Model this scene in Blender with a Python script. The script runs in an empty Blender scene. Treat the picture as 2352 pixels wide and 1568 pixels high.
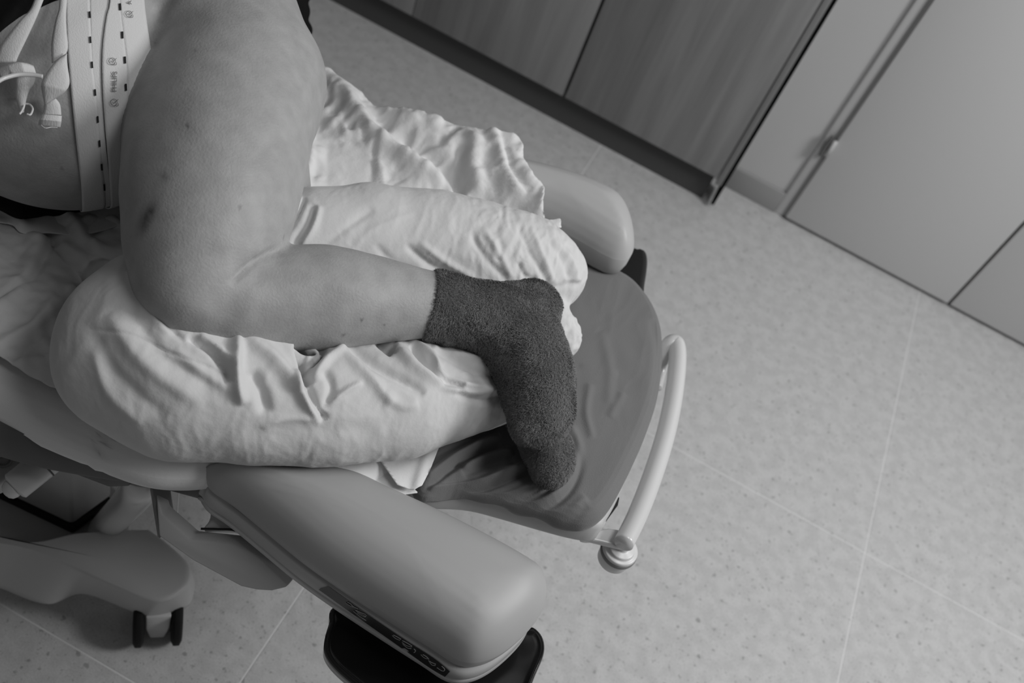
import bpy, bmesh, math, random
import numpy as np
from mathutils import Matrix, Vector, kdtree
from mathutils.bvhtree import BVHTree
import openvdb
random.seed(4); rng = np.random.default_rng(7)
SC = bpy.context.scene; COL = SC.collection
A = lambda *a: np.array(a, float)

# ------------------------------------------------------------------ camera
CX, CY, F, H = 1176., 784., 2359.3, 1.85
def ray(u, v): return A(u - CX, v - CY, F)
_d = ray(257, 2758); _d /= np.linalg.norm(_d)
_y = ray(2546, -1398); _y /= np.linalg.norm(_y); _y -= _d * (_y @ _d); _y /= np.linalg.norm(_y)
RW = np.array([np.cross(_y, -_d), _y, -_d])          # camera (x right, y down, z forward) -> world
EYE = A(0, 0, H)
cam = bpy.data.cameras.new('camera'); co = bpy.data.objects.new('camera', cam); COL.objects.link(co)
M3 = np.column_stack([RW[:, 0], -RW[:, 1], -RW[:, 2]])
m4 = np.eye(4); m4[:3, :3] = M3; m4[:3, 3] = EYE
co.matrix_world = Matrix(m4.tolist())
cam.sensor_width = 36; cam.lens = 36 * F / 2352; cam.clip_start = .02
cam.dof.use_dof = True; cam.dof.focus_distance = 1.27; cam.dof.aperture_fstop = 4.5
SC.camera = co
# ------------------------------------------------------------------ light and exposure
SC.view_settings.view_transform = 'Standard'; SC.view_settings.look = 'None'
SC.view_settings.gamma = 1; SC.view_settings.use_curve_mapping = False
SC.view_settings.exposure = -0.08
w = bpy.data.worlds.new('world'); SC.world = w; w.use_nodes = True
w.node_tree.nodes['Background'].inputs[0].default_value = (1, 1, 1, 1)
w.node_tree.nodes['Background'].inputs[1].default_value = 0.085
def area(name, loc, to, sx, sy, power):
    l = bpy.data.lights.new(name, 'AREA'); l.shape = 'RECTANGLE'; l.size = sx; l.size_y = sy; l.energy = power
    o = bpy.data.objects.new(name, l); COL.objects.link(o); o.location = loc
    o.rotation_euler = (Vector(to) - Vector(loc)).to_track_quat('-Z', 'Y').to_euler(); return o
area('window_light', (2.0, 1.50, 2.35), (-.1, .95, .7), .8, .8, 47)
area('ceiling_light', (.7, .9, 2.75), (.4, .9, 0), 1.1, .6, 15)

# ------------------------------------------------------------------ geometry helpers
def P(u, v, z):
    d = RW @ ray(u, v); return EYE + d * ((z - H) / d[2])
def PY(u, v, y):
    d = RW @ ray(u, v); return EYE + d * (y / d[1])
def depth(p): return ((np.asarray(p) - EYE) @ RW)[..., 2]
def pix(p):
    c = (np.asarray(p) - EYE) @ RW
    return np.stack([c[..., 0] / c[..., 2] * F + CX, c[..., 1] / c[..., 2] * F + CY], -1)
def S(u, v, z, rp):
    p = P(u, v, z); return (*p, rp * depth(p) / F)
def catmull(pts, n, closed=False):
    pts = np.asarray(pts, float); N = len(pts); out = []
    segs = N if closed else N - 1
    for i in range(segs):
        if closed: a, b, c, d = (pts[(i + k) % N] for k in (-1, 0, 1, 2))
        else: a, b, c, d = (pts[min(max(i + k, 0), N - 1)] for k in (-1, 0, 1, 2))
        for t in np.linspace(0, 1, n, endpoint=False):
            out.append(.5 * (2 * b + (c - a) * t + (2 * a - 5 * b + 4 * c - d) * t * t + (3 * b - a - 3 * c + d) * t ** 3))
    if not closed: out.append(pts[-1])
    return np.array(out)
def resample(pts, n, closed=False):
    pts = np.asarray(pts, float)
    if closed: pts = np.vstack([pts, pts[:1]])
    L = np.r_[0, np.cumsum(np.linalg.norm(np.diff(pts, axis=0), axis=1))]
    t = np.linspace(0, L[-1], n, endpoint=not closed)
    return np.stack([np.interp(t, L, pts[:, k]) for k in range(pts.shape[1])], 1)

_perm = rng.permutation(256); _grad = rng.normal(size=(256, 3)); _grad /= np.linalg.norm(_grad, axis=1)[:, None]
def noise(p, s=1., seed=0):
    q = np.asarray(p, float) * s + seed * 17.31; i = np.floor(q).astype(int); f = q - i
    w_ = f * f * f * (f * (f * 6 - 15) + 10); out = 0
    for dx in (0, 1):
        for dy in (0, 1):
            for dz in (0, 1):
                h = _perm[(_perm[(_perm[(i[:, 0] + dx) & 255] + i[:, 1] + dy) & 255] + i[:, 2] + dz) & 255]
                g = _grad[h]
                d = (g * (f - A(dx, dy, dz))).sum(1)
                ww = (w_[:, 0] if dx else 1 - w_[:, 0]) * (w_[:, 1] if dy else 1 - w_[:, 1]) * (w_[:, 2] if dz else 1 - w_[:, 2])
                out = out + d * ww
    return out * 1.6
def crumple(p, s, octs=3, seed=0, warp=.35):
    q = p + warp / s * np.stack([noise(p, s, seed + 5), noise(p, s, seed + 6), noise(p, s, seed + 7)], 1)
    out = 0; a = 1; n = 0
    for k in range(octs):
        out = out + a * (1 - 2 * np.abs(noise(q, s * 1.9 ** k, seed + k))); n += a; a *= .52
    return out / n
def polydist(px, line):
    """distance of 2-D points to a polyline and 0..1 position along it"""
    line = np.asarray(line, float); best = np.full(len(px), 1e9); tt = np.zeros(len(px)); n = len(line) - 1
    for i in range(n):
        a, b = line[i], line[i + 1]; ab = b - a
        t = np.clip(((px - a) @ ab) / (ab @ ab), 0, 1)
        d = np.linalg.norm(px - a - t[:, None] * ab, axis=1); m = d < best
        best[m] = d[m]; tt[m] = (i + t[m]) / n
    return best, tt

def mesh_obj(name, verts, faces, mat_, parent=None, smooth=True):
    me = bpy.data.meshes.new(name); me.from_pydata([tuple(map(float, v)) for v in verts], [], [tuple(map(int, f)) for f in faces])
    me.validate(); me.update()
    if smooth: me.polygons.foreach_set('use_smooth', [True] * len(me.polygons))
    o = bpy.data.objects.new(name, me); COL.objects.link(o)
    if mat_: me.materials.append(mat_)
    if parent: o.parent = parent; o.matrix_parent_inverse = Matrix.Translation(-Vector(parent.location))
    return o
def np_mesh(name, V, Q, mat_, parent=None):
    me = bpy.data.meshes.new(name); V = np.asarray(V, np.float32); Q = np.asarray(Q, np.int32); k = Q.shape[1]
    me.vertices.add(len(V)); me.vertices.foreach_set('co', V.ravel())
    me.loops.add(Q.size); me.loops.foreach_set('vertex_index', Q.ravel())
    me.polygons.add(len(Q)); me.polygons.foreach_set('loop_start', np.arange(0, Q.size, k, dtype=np.int32))
    me.polygons.foreach_set('use_smooth', np.ones(len(Q), bool))
    me.update(calc_edges=True); me.validate()
    o = bpy.data.objects.new(name, me); COL.objects.link(o); me.materials.append(mat_)
    if parent: o.parent = parent; o.matrix_parent_inverse = Matrix.Translation(-Vector(parent.location))
    return o
def thing(name, label, cat, loc=(0, 0, 0), group=None):
    o = bpy.data.objects.new(name, None); COL.objects.link(o); o.location = loc; o.empty_display_size = .05
    o['label'] = label; o['category'] = cat
    if group: o['group'] = group
    return o
def tag(o, label, cat, group=None):
    o['label'] = label; o['category'] = cat
    if group: o['group'] = group
    return o
def struct(o): o['kind'] = 'structure'; return o
def bevel(o, w_, seg=3, ang=35):
    m = o.modifiers.new('bevel', 'BEVEL'); m.width = w_; m.segments = seg; m.limit_method = 'ANGLE'; m.angle_limit = math.radians(ang)
    return o
def box(name, lo, hi, mat_, parent=None, bv=0, seg=2):
    x0, y0, z0 = lo; x1, y1, z1 = hi
    v = [(x, y, z) for z in (z0, z1) for y in (y0, y1) for x in (x0, x1)]
    f = [(0, 2, 3, 1), (4, 5, 7, 6), (0, 1, 5, 4), (2, 6, 7, 3), (0, 4, 6, 2), (1, 3, 7, 5)]
    o = mesh_obj(name, v, f, mat_, parent, smooth=bv > 0)
    if bv: bevel(o, bv, seg)
    return o
def prism(name, pts, off, mat_, parent=None, bv=.004, seg=3):
    """face polygon (3-D points) extruded by the vector off"""
    pts = [A(*p) for p in pts]; off = A(*off); n = len(pts)
    nrm = sum(np.cross(pts[i], pts[(i + 1) % n]) for i in range(n))
    if nrm @ off > 0: pts = pts[::-1]
    v = pts + [p + off for p in pts]
    f = [tuple(range(n)), tuple(range(2 * n - 1, n - 1, -1))] + [(i, i + n, (i + 1) % n + n, (i + 1) % n) for i in range(n)]
    o = mesh_obj(name, v, f, mat_, parent)
    if bv: bevel(o, bv, seg, 25)
    return o
def tube(name, pts, r, mat_, parent=None, n=14, sm=8, cap=True):
    pts = np.asarray(pts, float); rr = np.full(len(pts), r, float) if np.isscalar(r) else np.asarray(r, float)
    C = catmull(np.column_stack([pts, rr]), sm) if sm > 1 else np.column_stack([pts, rr])
    c, rr = C[:, :3], C[:, 3]; T = np.gradient(c, axis=0); T /= np.linalg.norm(T, axis=1)[:, None]
    up = A(0, 0, 1) if abs(T[0][2]) < .9 else A(1, 0, 0); V = []
    nrm = np.cross(T[0], up); nrm /= np.linalg.norm(nrm)
    for i in range(len(c)):
        nrm = nrm - T[i] * (nrm @ T[i]); nrm /= np.linalg.norm(nrm); b = np.cross(T[i], nrm)
        for k in range(n):
            a = 2 * math.pi * k / n; V.append(c[i] + rr[i] * (math.cos(a) * nrm + math.sin(a) * b))
    Fc = [(i * n + k, i * n + (k + 1) % n, (i + 1) * n + (k + 1) % n, (i + 1) * n + k) for i in range(len(c) - 1) for k in range(n)]
    if cap: Fc += [tuple(range(n - 1, -1, -1)), tuple(range((len(c) - 1) * n, len(c) * n))]
    return mesh_obj(name, V, Fc, mat_, parent)
def lathe(name, c, axis, prof, mat_, parent=None, n=32):
    """profile [(r, h)] turned about axis at c"""
    axis = A(*axis); axis /= np.linalg.norm(axis); u = np.cross(axis, A(0, 0, 1) if abs(axis[2]) < .9 else A(1, 0, 0)); u /= np.linalg.norm(u); v = np.cross(axis, u)
    V = [A(*c) + axis * h + r * (math.cos(2 * math.pi * k / n) * u + math.sin(2 * math.pi * k / n) * v) for r, h in prof for k in range(n)]
    m = len(prof)
    Fc = [(i * n + k, i * n + (k + 1) % n, (i + 1) * n + (k + 1) % n, (i + 1) * n + k) for i in range(m - 1) for k in range(n)]
    Fc += [tuple(range(n - 1, -1, -1)), tuple(range((m - 1) * n, m * n))]
    o = mesh_obj(name, V, Fc, mat_, parent); bevel(o, .0015, 2, 40); return o
def slab(name, outline, mat_, parent=None, N=140, rings=26, prof=None, top=None, disp=None, close=True):
    """cushion-like solid: outline = closed list of (x, y, z at the widest line); prof = [(inset, dz)] from the top edge down;
    top(x,y,s) adds height on the upper face, disp(V)->V final displacement"""
    o3 = resample(catmull(outline, 8, True), N, True); c = o3[:, :2].mean(0)
    nx = np.roll(o3[:, :2], -1, 0) - np.roll(o3[:, :2], 1, 0); nx /= np.linalg.norm(nx, axis=1)[:, None]; nn = np.stack([nx[:, 1], -nx[:, 0]], 1)
    if ((o3[:, :2] - c) * nn).sum() < 0: nn = -nn
    V = []; rows = []
    up = [(i, z) for i, z in prof if z > 0 or i > .0101]; k0 = int(np.argmax([z <= prof[0][1] * .02 for i, z in prof]))
    pi = np.array([i for i, z in prof[:k0 + 1]])[::-1]; pz = np.array([z for i, z in prof[:k0 + 1]])[::-1]; i_end, z_end = prof[k0]
    edge = o3.copy(); edge[:, :2] -= nn * i_end
    A_ = np.column_stack([edge[:, :2], np.ones(N)]); pl = np.linalg.lstsq(A_, edge[:, 2], rcond=None)[0]; ctr = np.r_[c, pl @ np.r_[c, 1]]
    for k in range(rings):
        t = (k + .6) / rings; s = 1 - (1 - t) ** 2
        q = ctr + (edge - ctr) * s; d, _ = polydist(q[:, :2], np.vstack([edge[:, :2], edge[:1, :2]]))
        q[:, 2] += np.interp(d + i_end, pi, pz)
        if top is not None: q[:, 2] += top(q[:, 0], q[:, 1], s)
        rows.append(q)
    for (ins, dz) in prof[k0:]:
        q = o3.copy(); q[:, :2] -= nn * ins; q[:, 2] += dz; rows.append(q)
    ctr = ctr + A(0, 0, np.interp(polydist(ctr[None, :2], np.vstack([edge[:, :2], edge[:1, :2]]))[0][0] + i_end, pi, pz))
    V = np.vstack(rows); m = len(rows); Fc = []
    cidx = len(V); V = np.vstack([V, ctr + A(0, 0, top(A(ctr[0]), A(ctr[1]), 0)[0] if top is not None else 0)])
    ccw = np.cross(np.r_[o3[1, :2] - o3[0, :2], 0], np.r_[nn[0], 0])[2] < 0
    for i in range(m - 1):
        for k in range(N):
            f = (i * N + k, (i + 1) * N + k, (i + 1) * N + (k + 1) % N, i * N + (k + 1) % N)
            Fc.append(f if ccw else f[::-1])
    for k in range(N):
        f = (cidx, k, (k + 1) % N); Fc.append(f if ccw else f[::-1])
    if close:
        f = tuple((m - 1) * N + k for k in range(N)); Fc.append(f[::-1] if ccw else f)
    if disp is not None: V = disp(V)
    return mesh_obj(name, V, Fc, mat_, parent)
def roundprof(r, h, n=7, lip=0.):
    """quarter round of radius r at the top and bottom of a wall of total height h, widest line at 0"""
    p = [(r * (1 - math.sin(a)), h / 2 - r * (1 - math.cos(a))) for a in np.linspace(0, math.pi / 2, n)]
    return p + [(i, -z) for i, z in p[::-1]]

# signed-distance modelling (smooth unions of tapered capsules), meshed with OpenVDB
class Field:
    def __init__(s, lo, hi, h):
        s.lo = A(*lo); s.h = h; s.n = np.ceil((A(*hi) - s.lo) / h).astype(int); s.d = np.full(s.n, 1., np.float32)
    def _block(s, lo, hi, m):
        a = np.clip(((lo - m - s.lo) / s.h).astype(int), 0, s.n); b = np.clip(((hi + m - s.lo) / s.h).astype(int) + 1, 0, s.n)
        g = np.meshgrid(*[s.lo[k] + s.h * np.arange(a[k], b[k], dtype=np.float32) for k in range(3)], indexing='ij')
        return tuple(slice(a[k], b[k]) for k in range(3)), g
    def chain(s, pts, k=.03, flat=1., m=.07):
        pts = [A(*p) for p in pts]
        if len(pts) == 1: pts = pts * 2
        for p, q in zip(pts, pts[1:]):
            R_ = max(p[3], q[3]); lo = np.minimum(p[:3], q[:3]) - R_; hi = np.maximum(p[:3], q[:3]) + R_
            sl, (X, Y, Z) = s._block(lo, hi, m)
            if X.size == 0: continue
            ab = q[:3] - p[:3]; L = ab @ ab + 1e-12
            t = np.clip(((X - p[0]) * ab[0] + (Y - p[1]) * ab[1] + (Z - p[2]) * ab[2]) / L, 0, 1)
            dz = (Z - p[2] - t * ab[2]) / flat
            d = np.sqrt((X - p[0] - t * ab[0]) ** 2 + (Y - p[1] - t * ab[1]) ** 2 + dz ** 2) - (p[3] + t * (q[3] - p[3]))
            s.union(sl, d, k)
        return s
    def union(s, sl, d, k):
        a = s.d[sl]; h = np.maximum(k - np.abs(a - d), 0) / k if k > 0 else 0
        s.d[sl] = np.minimum(a, d) - h * h * k * .25
    def merge(s, o, k):
        s.union(tuple(slice(0, n) for n in s.n), o.d, k); return s
    def carve(s, pts, k=.01):
        c = Field(s.lo, s.lo + (s.n - .5) * s.h, s.h); c.n = s.n; c.d = np.full(s.n, 1., np.float32); c.chain(pts, k)
        a, b = s.d, -c.d; h_ = np.maximum(k - np.abs(a - b), 0) / k; s.d = np.maximum(a, b) + h_ * h_ * k * .25; return s
    def cut(s, p, n):
        """keep the side n points to"""
        n = A(*n) / np.linalg.norm(n); sl, (X, Y, Z) = s._block(s.lo, s.lo + s.n * s.h, 0)
        s.d[sl] = np.maximum(s.d[sl], -((X - p[0]) * n[0] + (Y - p[1]) * n[1] + (Z - p[2]) * n[2])); return s
    def mesh(s):
        g = openvdb.FloatGrid(1.); g.copyFromArray(np.clip(s.d / s.h, -3, 3).astype(np.float32)); r = g.convertToQuads(0.)
        V, Q = r[0], r[-1]
        return np.asarray(V) * s.h + s.lo, np.asarray(Q)
def smooth_mesh(V, Q, it=4, lam=.5):
    E_ = np.vstack([Q[:, [0, 1]], Q[:, [1, 2]], Q[:, [2, 3]], Q[:, [3, 0]]]); n = len(V)
    cnt = np.bincount(E_[:, 0], minlength=n) + np.bincount(E_[:, 1], minlength=n)
    V = V.astype(float).copy()
    for j in range(it * 2):
        l = lam if j % 2 == 0 else -lam * 1.04
        acc = np.stack([np.bincount(E_[:, 0], V[E_[:, 1], c], n) + np.bincount(E_[:, 1], V[E_[:, 0], c], n) for c in range(3)], 1)
        V += l * (acc / np.maximum(cnt, 1)[:, None] - V)
    return V
def normals(V, Q):
    n = np.cross(V[Q[:, 2]] - V[Q[:, 0]], V[Q[:, 3]] - V[Q[:, 1]]); N = np.zeros_like(V)
    for c in range(3):
        acc = 0
        for k in range(4): acc = acc + np.bincount(Q[:, k], n[:, c], len(V))
        N[:, c] = acc
    N /= np.linalg.norm(N, axis=1)[:, None] + 1e-9
    c = V.mean(0)
    vol = np.einsum('ij,ij->', V[Q[:, 0]] - c, n)
    return (N, Q) if vol > 0 else (-N, Q[:, ::-1])

# ------------------------------------------------------------------ materials (the photograph is black and white)
def lin(v): v /= 255.; return v / 12.92 if v <= .04045 else ((v + .055) / 1.055) ** 2.4
def mat(name, val, rough=.6, spec=.4, bump=None, mottle=None, sheen=0, sss=0, coat=0, metal=0):
    """val: display grey 0..255 of the material itself; bump = (scale, strength[, stretch]); mottle = (scale, amount[, stretch])"""
    m = bpy.data.materials.new(name); m.use_nodes = True; nt = m.node_tree; b = nt.nodes['Principled BSDF']
    c = lin(val); b.inputs['Base Color'].default_value = (c, c, c, 1); b.inputs['Roughness'].default_value = rough
    b.inputs['Specular IOR Level'].default_value = spec; b.inputs['Metallic'].default_value = metal
    b.inputs['Sheen Weight'].default_value = sheen; b.inputs['Coat Weight'].default_value = coat
    if sss: b.inputs['Subsurface Weight'].default_value = sss; b.inputs['Subsurface Radius'].default_value = (.01, .01, .01); b.inputs['Subsurface Scale'].default_value = 1
    tc = nt.nodes.new('ShaderNodeTexCoord')
    def tex(scale, stretch, detail=4):
        mp = nt.nodes.new('ShaderNodeMapping'); mp.inputs['Scale'].default_value = stretch or (1, 1, 1)
        nz = nt.nodes.new('ShaderNodeTexNoise'); nz.inputs['Scale'].default_value = scale; nz.inputs['Detail'].default_value = detail
        nt.links.new(tc.outputs['Object'], mp.inputs[0]); nt.links.new(mp.outputs[0], nz.inputs['Vector']); return nz
    if mottle:
        nz = tex(mottle[0], mottle[2] if len(mottle) > 2 else None); mr = nt.nodes.new('ShaderNodeMapRange')
        mr.inputs['From Min'].default_value = .3; mr.inputs['From Max'].default_value = .7
        mr.inputs['To Min'].default_value = c * (1 - mottle[1]); mr.inputs['To Max'].default_value = c * (1 + mottle[1])
        nt.links.new(nz.outputs['Fac'], mr.inputs['Value']); nt.links.new(mr.outputs[0], b.inputs['Base Color'])
    if bump:
        nz = tex(bump[0], bump[2] if len(bump) > 2 else None, 6); bp = nt.nodes.new('ShaderNodeBump')
        bp.inputs['Strength'].default_value = bump[1]; bp.inputs['Distance'].default_value = .002
        nt.links.new(nz.outputs['Fac'], bp.inputs['Height']); nt.links.new(bp.outputs[0], b.inputs['Normal'])
    return m
M = dict(
    skin=mat('skin', 162, .5, .3, bump=(330, .30), mottle=(45, .09), sss=.25),
    pillow=mat('pillow_cotton', 206, .85, .2, bump=(240, .16), sheen=.2),
    underpad=mat('underpad_fabric', 220, .7, .3, bump=(120, .35), mottle=(20, .03)),
    sheet=mat('sheet_cotton', 225, .8, .2, bump=(200, .15)),
    blanket=mat('grey_blanket', 112, .9, .15, bump=(500, .25), sheen=.2),
    sock=mat('sock_wool_shaded', 98, .95, .1, bump=(300, .6), mottle=(160, .12), sheen=.3),  # darker than its pile: shade between the hairs put into the base colour
    fuzz=mat('sock_fuzz', 128, .95, .1),
    pad=mat('vinyl_pad', 165, .45, .4, bump=(900, .03)),
    pad_lit=mat('vinyl_pad_lit', 175, .45, .4),  # lighter copy of the near pad's vinyl: brighter light put into the colour
    mattress=mat('mattress_vinyl', 92, .5, .3),  # dark vinyl, darkened further: shade below the sheet edge is in the colour
    plastic=mat('grey_plastic', 182, .45, .4, bump=(1200, .03)),
    plastic_light=mat('light_plastic', 205, .3, .5),
    plastic_dark=mat('dark_plastic', 120, .5, .4),
    metalpaint=mat('painted_metal', 205, .22, .5, coat=.3),
    black=mat('black_gloss', 22, .12, .5), matte_black=mat('black_matte', 26, .7, .2), cloth_black=mat('black_cloth', 26, .95, .05, bump=(150, .3)),
    belt=mat('belt_elastic', 208, .85, .2, bump=(700, .3, (1, 1, .2))), hole=mat('belt_buttonhole', 40, .9, .1),
    ink=mat('grey_ink', 112, .8, .1), sticker=mat('sticker_film', 48, .25, .4), white_ink=mat('pale_ink', 175, .6, .2),
    wall=mat('wall_paint', 205, .7, .2), door=mat('door_paint', 212, .5, .3), frame=mat('frame_paint', 206, .5, .3), base=mat('baseboard_vinyl', 158, .6, .3),
    gap=mat('joint_shadow_gap', 60, .9, .1), hinge=mat('hinge_steel', 110, .35, .5, metal=.6),
    toekick=mat('toe_kick', 84, .6, .2), grout=mat('floor_grout', 222, .8, .1), side_gap=mat('side_gap_black', 12, .8, .1))
def wood():
    m = mat('wood_veneer', 148, .5, .3); nt = m.node_tree; b = nt.nodes['Principled BSDF']; tc = nt.nodes.new('ShaderNodeTexCoord')
    mp = nt.nodes.new('ShaderNodeMapping'); mp.inputs['Scale'].default_value = (9, 9, .7)
    a = nt.nodes.new('ShaderNodeTexNoise'); a.inputs['Scale'].default_value = 1.6; a.inputs['Detail'].default_value = 5; a.inputs['Distortion'].default_value = .6
    mp2 = nt.nodes.new('ShaderNodeMapping'); mp2.inputs['Scale'].default_value = (90, 90, 2.2)
    a2 = nt.nodes.new('ShaderNodeTexNoise'); a2.inputs['Scale'].default_value = 1.3; a2.inputs['Detail'].default_value = 3
    mx = nt.nodes.new('ShaderNodeMath'); mx.operation = 'MULTIPLY_ADD'; mx.inputs[1].default_value = .3
    r = nt.nodes.new('ShaderNodeMapRange'); r.inputs['From Min'].default_value = .4; r.inputs['From Max'].default_value = .95
    r.inputs['To Min'].default_value = lin(126); r.inputs['To Max'].default_value = lin(160)
    nt.links.new(tc.outputs['Object'], mp.inputs[0]); nt.links.new(mp.outputs[0], a.inputs['Vector'])
    nt.links.new(tc.outputs['Object'], mp2.inputs[0]); nt.links.new(mp2.outputs[0], a2.inputs['Vector'])
    nt.links.new(a2.outputs['Fac'], mx.inputs[0]); nt.links.new(a.outputs['Fac'], mx.inputs[2])
    nt.links.new(mx.outputs[0], r.inputs['Value']); nt.links.new(r.outputs[0], b.inputs['Base Color']); return m
def terrazzo():
    m = mat('terrazzo_tile', 198, .38, .35); nt = m.node_tree; b = nt.nodes['Principled BSDF']; tc = nt.nodes.new('ShaderNodeTexCoord')
    def n(scale, lo, hi, a, c, detail=2):
        t = nt.nodes.new('ShaderNodeTexNoise'); t.inputs['Scale'].default_value = scale; t.inputs['Detail'].default_value = detail
        r = nt.nodes.new('ShaderNodeMapRange'); r.interpolation_type = 'SMOOTHSTEP'
        for k, v in zip(('From Min', 'From Max', 'To Min', 'To Max'), (lo, hi, a, c)): r.inputs[k].default_value = v
        nt.links.new(tc.outputs['Object'], t.inputs['Vector']); nt.links.new(t.outputs['Fac'], r.inputs['Value']); return r
    def mul(x, y):
        q = nt.nodes.new('ShaderNodeMath'); q.operation = 'MULTIPLY'; nt.links.new(x.outputs[0], q.inputs[0])
        if isinstance(y, float): q.inputs[1].default_value = y
        else: nt.links.new(y.outputs[0], q.inputs[1])
        return q
    q = mul(n(80, .62, .72, 1, .62), n(190, .60, .74, 1, .70)); q = mul(q, n(30, .35, .65, .94, 1.05)); q = mul(q, n(300, .3, .7, .93, 1.05))
    q = mul(q, lin(198)); nt.links.new(q.outputs[0], b.inputs['Base Color']); return m
M['wood'] = wood(); M['floor'] = terrazzo()

# ------------------------------------------------------------------ the room
floor = struct(box('floor', (-2.4, -1.6, -.06), (3.0, 2.75, -.0007), M['grout']))
gx = [-2.4, -1.306, -.244, .818, 1.88, 3.0]; gy = [-1.6, -.505, .5735, 1.654, 2.73]
for i in range(5):
    for j in range(4):
        t = box('floor_tile', (gx[i] + .0018, gy[j] + .0018, -.006), (gx[i + 1] - .0018, gy[j + 1] - .0018, 0), M['floor'], floor)
wb = struct(box('wall_back', (-2.4, 2.712, -.06), (3.0, 2.80, 2.8), M['wall']))
struct(box('baseboard_back', (.13, 2.700, 0), (.316, 2.712, .077), M['base'], bv=.002))
fr = struct(box('trim_1', (.316, 2.703, 0), (.345, 2.712, 2.1), M['frame'], bv=.003))
struct(box('trim_2', (.3452, 2.706, 0.004), (1.6, 2.7118, 2.1), M['gap']))
struct(box('trim_3', (.3452, 2.697, .012), (.3528, 2.7058, 2.08), M['base']))
d1 = struct(box('door_1', (.353, 2.690, .012), (.9035, 2.705, 2.08), M['door'], bv=.0015))
d2 = struct(box('door_2', (.9125, 2.690, .012), (1.5, 2.705, 2.08), M['door'], bv=.0015))
box('hinge', (.328, 2.682, .255), (.338, 2.694, .325), M['hinge'], d1, .002)
tube('hinge_pin', [(.349, 2.688, .262), (.349, 2.688, .318)], .0065, M['plastic_light'], d1, sm=1)
# wardrobe front: three veneered doors over a recessed plinth
cab = thing('cabinet', 'wood-veneered fitted cabinet with tall doors standing against the wall', 'cabinet', (-.7, 2.6, 0))
box('carcass', (-2.3, 2.582, .112), (.108, 2.708, 2.4), M['toekick'], cab)
for a, b_ in ((-2.3, -1.4395), (-1.4365, -.9215), (-.9185, -.4085), (-.3995, .107)):
    box('cabinet_door', (a, 2.56, .108), (b_, 2.580, 2.39), M['wood'], cab, .001)
box('side_panel', (.1095, 2.558, .09), (.128, 2.708, 2.4), M['wood'], cab, .001)
box('plinth', (-2.3, 2.590, 0), (.100, 2.70, .110), M['toekick'], cab)
box('dark_gap_strip', (.1285, 2.559, .02), (.139, 2.66, 2.4), M['side_gap'], cab)  # black strip added for the dark, shaded gap between cabinet and wall

# ------------------------------------------------------------------ bed
bed = thing('birthing_bed', 'adjustable hospital birthing bed on castors covered in white sheets', 'bed', (-.45, 1.0, 0))
# seat section of the mattress: wider upper part narrowing towards the foot
ms = [(-1.5, .50, .665), (-1.0, .50, .665), (*P(0, 985, .665)[:2], .665), (*P(200, 1072, .665)[:2], .665), (*P(330, 1118, .665)[:2], .665), (*P(430, 1128, .665)[:2], .665),
      (*P(560, 1125, .665)[:2], .665), (-.19, .66, .665), (-.13, .76, .665), (-.12, 1.0, .665), (-.14, 1.15, .665), (-.25, 1.22, .665), (-.5, 1.26, .665), (-1.0, 1.28, .665), (-1.5, 1.28, .665)]
mm_ = [(-1.5, .52, .655), (-1.0, .52, .655), (*P(-60, 1042, .612)[:2], .655), (*P(0, 1057, .612)[:2], .655), (*P(95, 1083, .612)[:2], .655), (*P(255, 1111, .612)[:2], .655), (*P(330, 1112, .62)[:2], .655), (-.30, .63, .655)] + [(x, y + (.01 if y < 1 else -.01), .655) for x, y, z in ms[7:14]] + [(-1.5, 1.24, .655)]
mattress = slab('mattress', mm_, M['mattress'], bed, N=200, rings=8, prof=roundprof(.012, .085))
sheet_o = [(x + (0 if x < -1.4 else 0), y, .0) for x, y, z in ms]
def sh_disp(V):
    p = V.copy(); n = noise(p * A(1, 1, .3), 9, 3) * .0022 + noise(p * A(1, .4, .3), 30, 4) * .0008
    V = V.copy(); V[:, 2] += n
    px = pix(V); d, t = polydist(px, [(215, 1075), (232, 1020), (255, 985)]); V[:, 2] -= .004 * np.exp(-(d / 8) ** 2); V[:, 2] += .003 * np.exp(-((d - 16) / 9) ** 2)
    return V
so = [(x, y - .004 if y < 1 else y + .004, .70) for x, y, z in ms]
sheet = slab('sheet', so, M['sheet'], N=420, rings=60, prof=[(.026, .026), (.018, .023), (.01, .017), (.004, .008), (0, 0), (-.002, -.012), (0, -.022), (.002, -.03), (.006, -.031), (.009, -.012)], disp=sh_disp, close=False)
tag(sheet, 'plain white cotton sheet stretched over the bed mattress', 'sheet')
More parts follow.
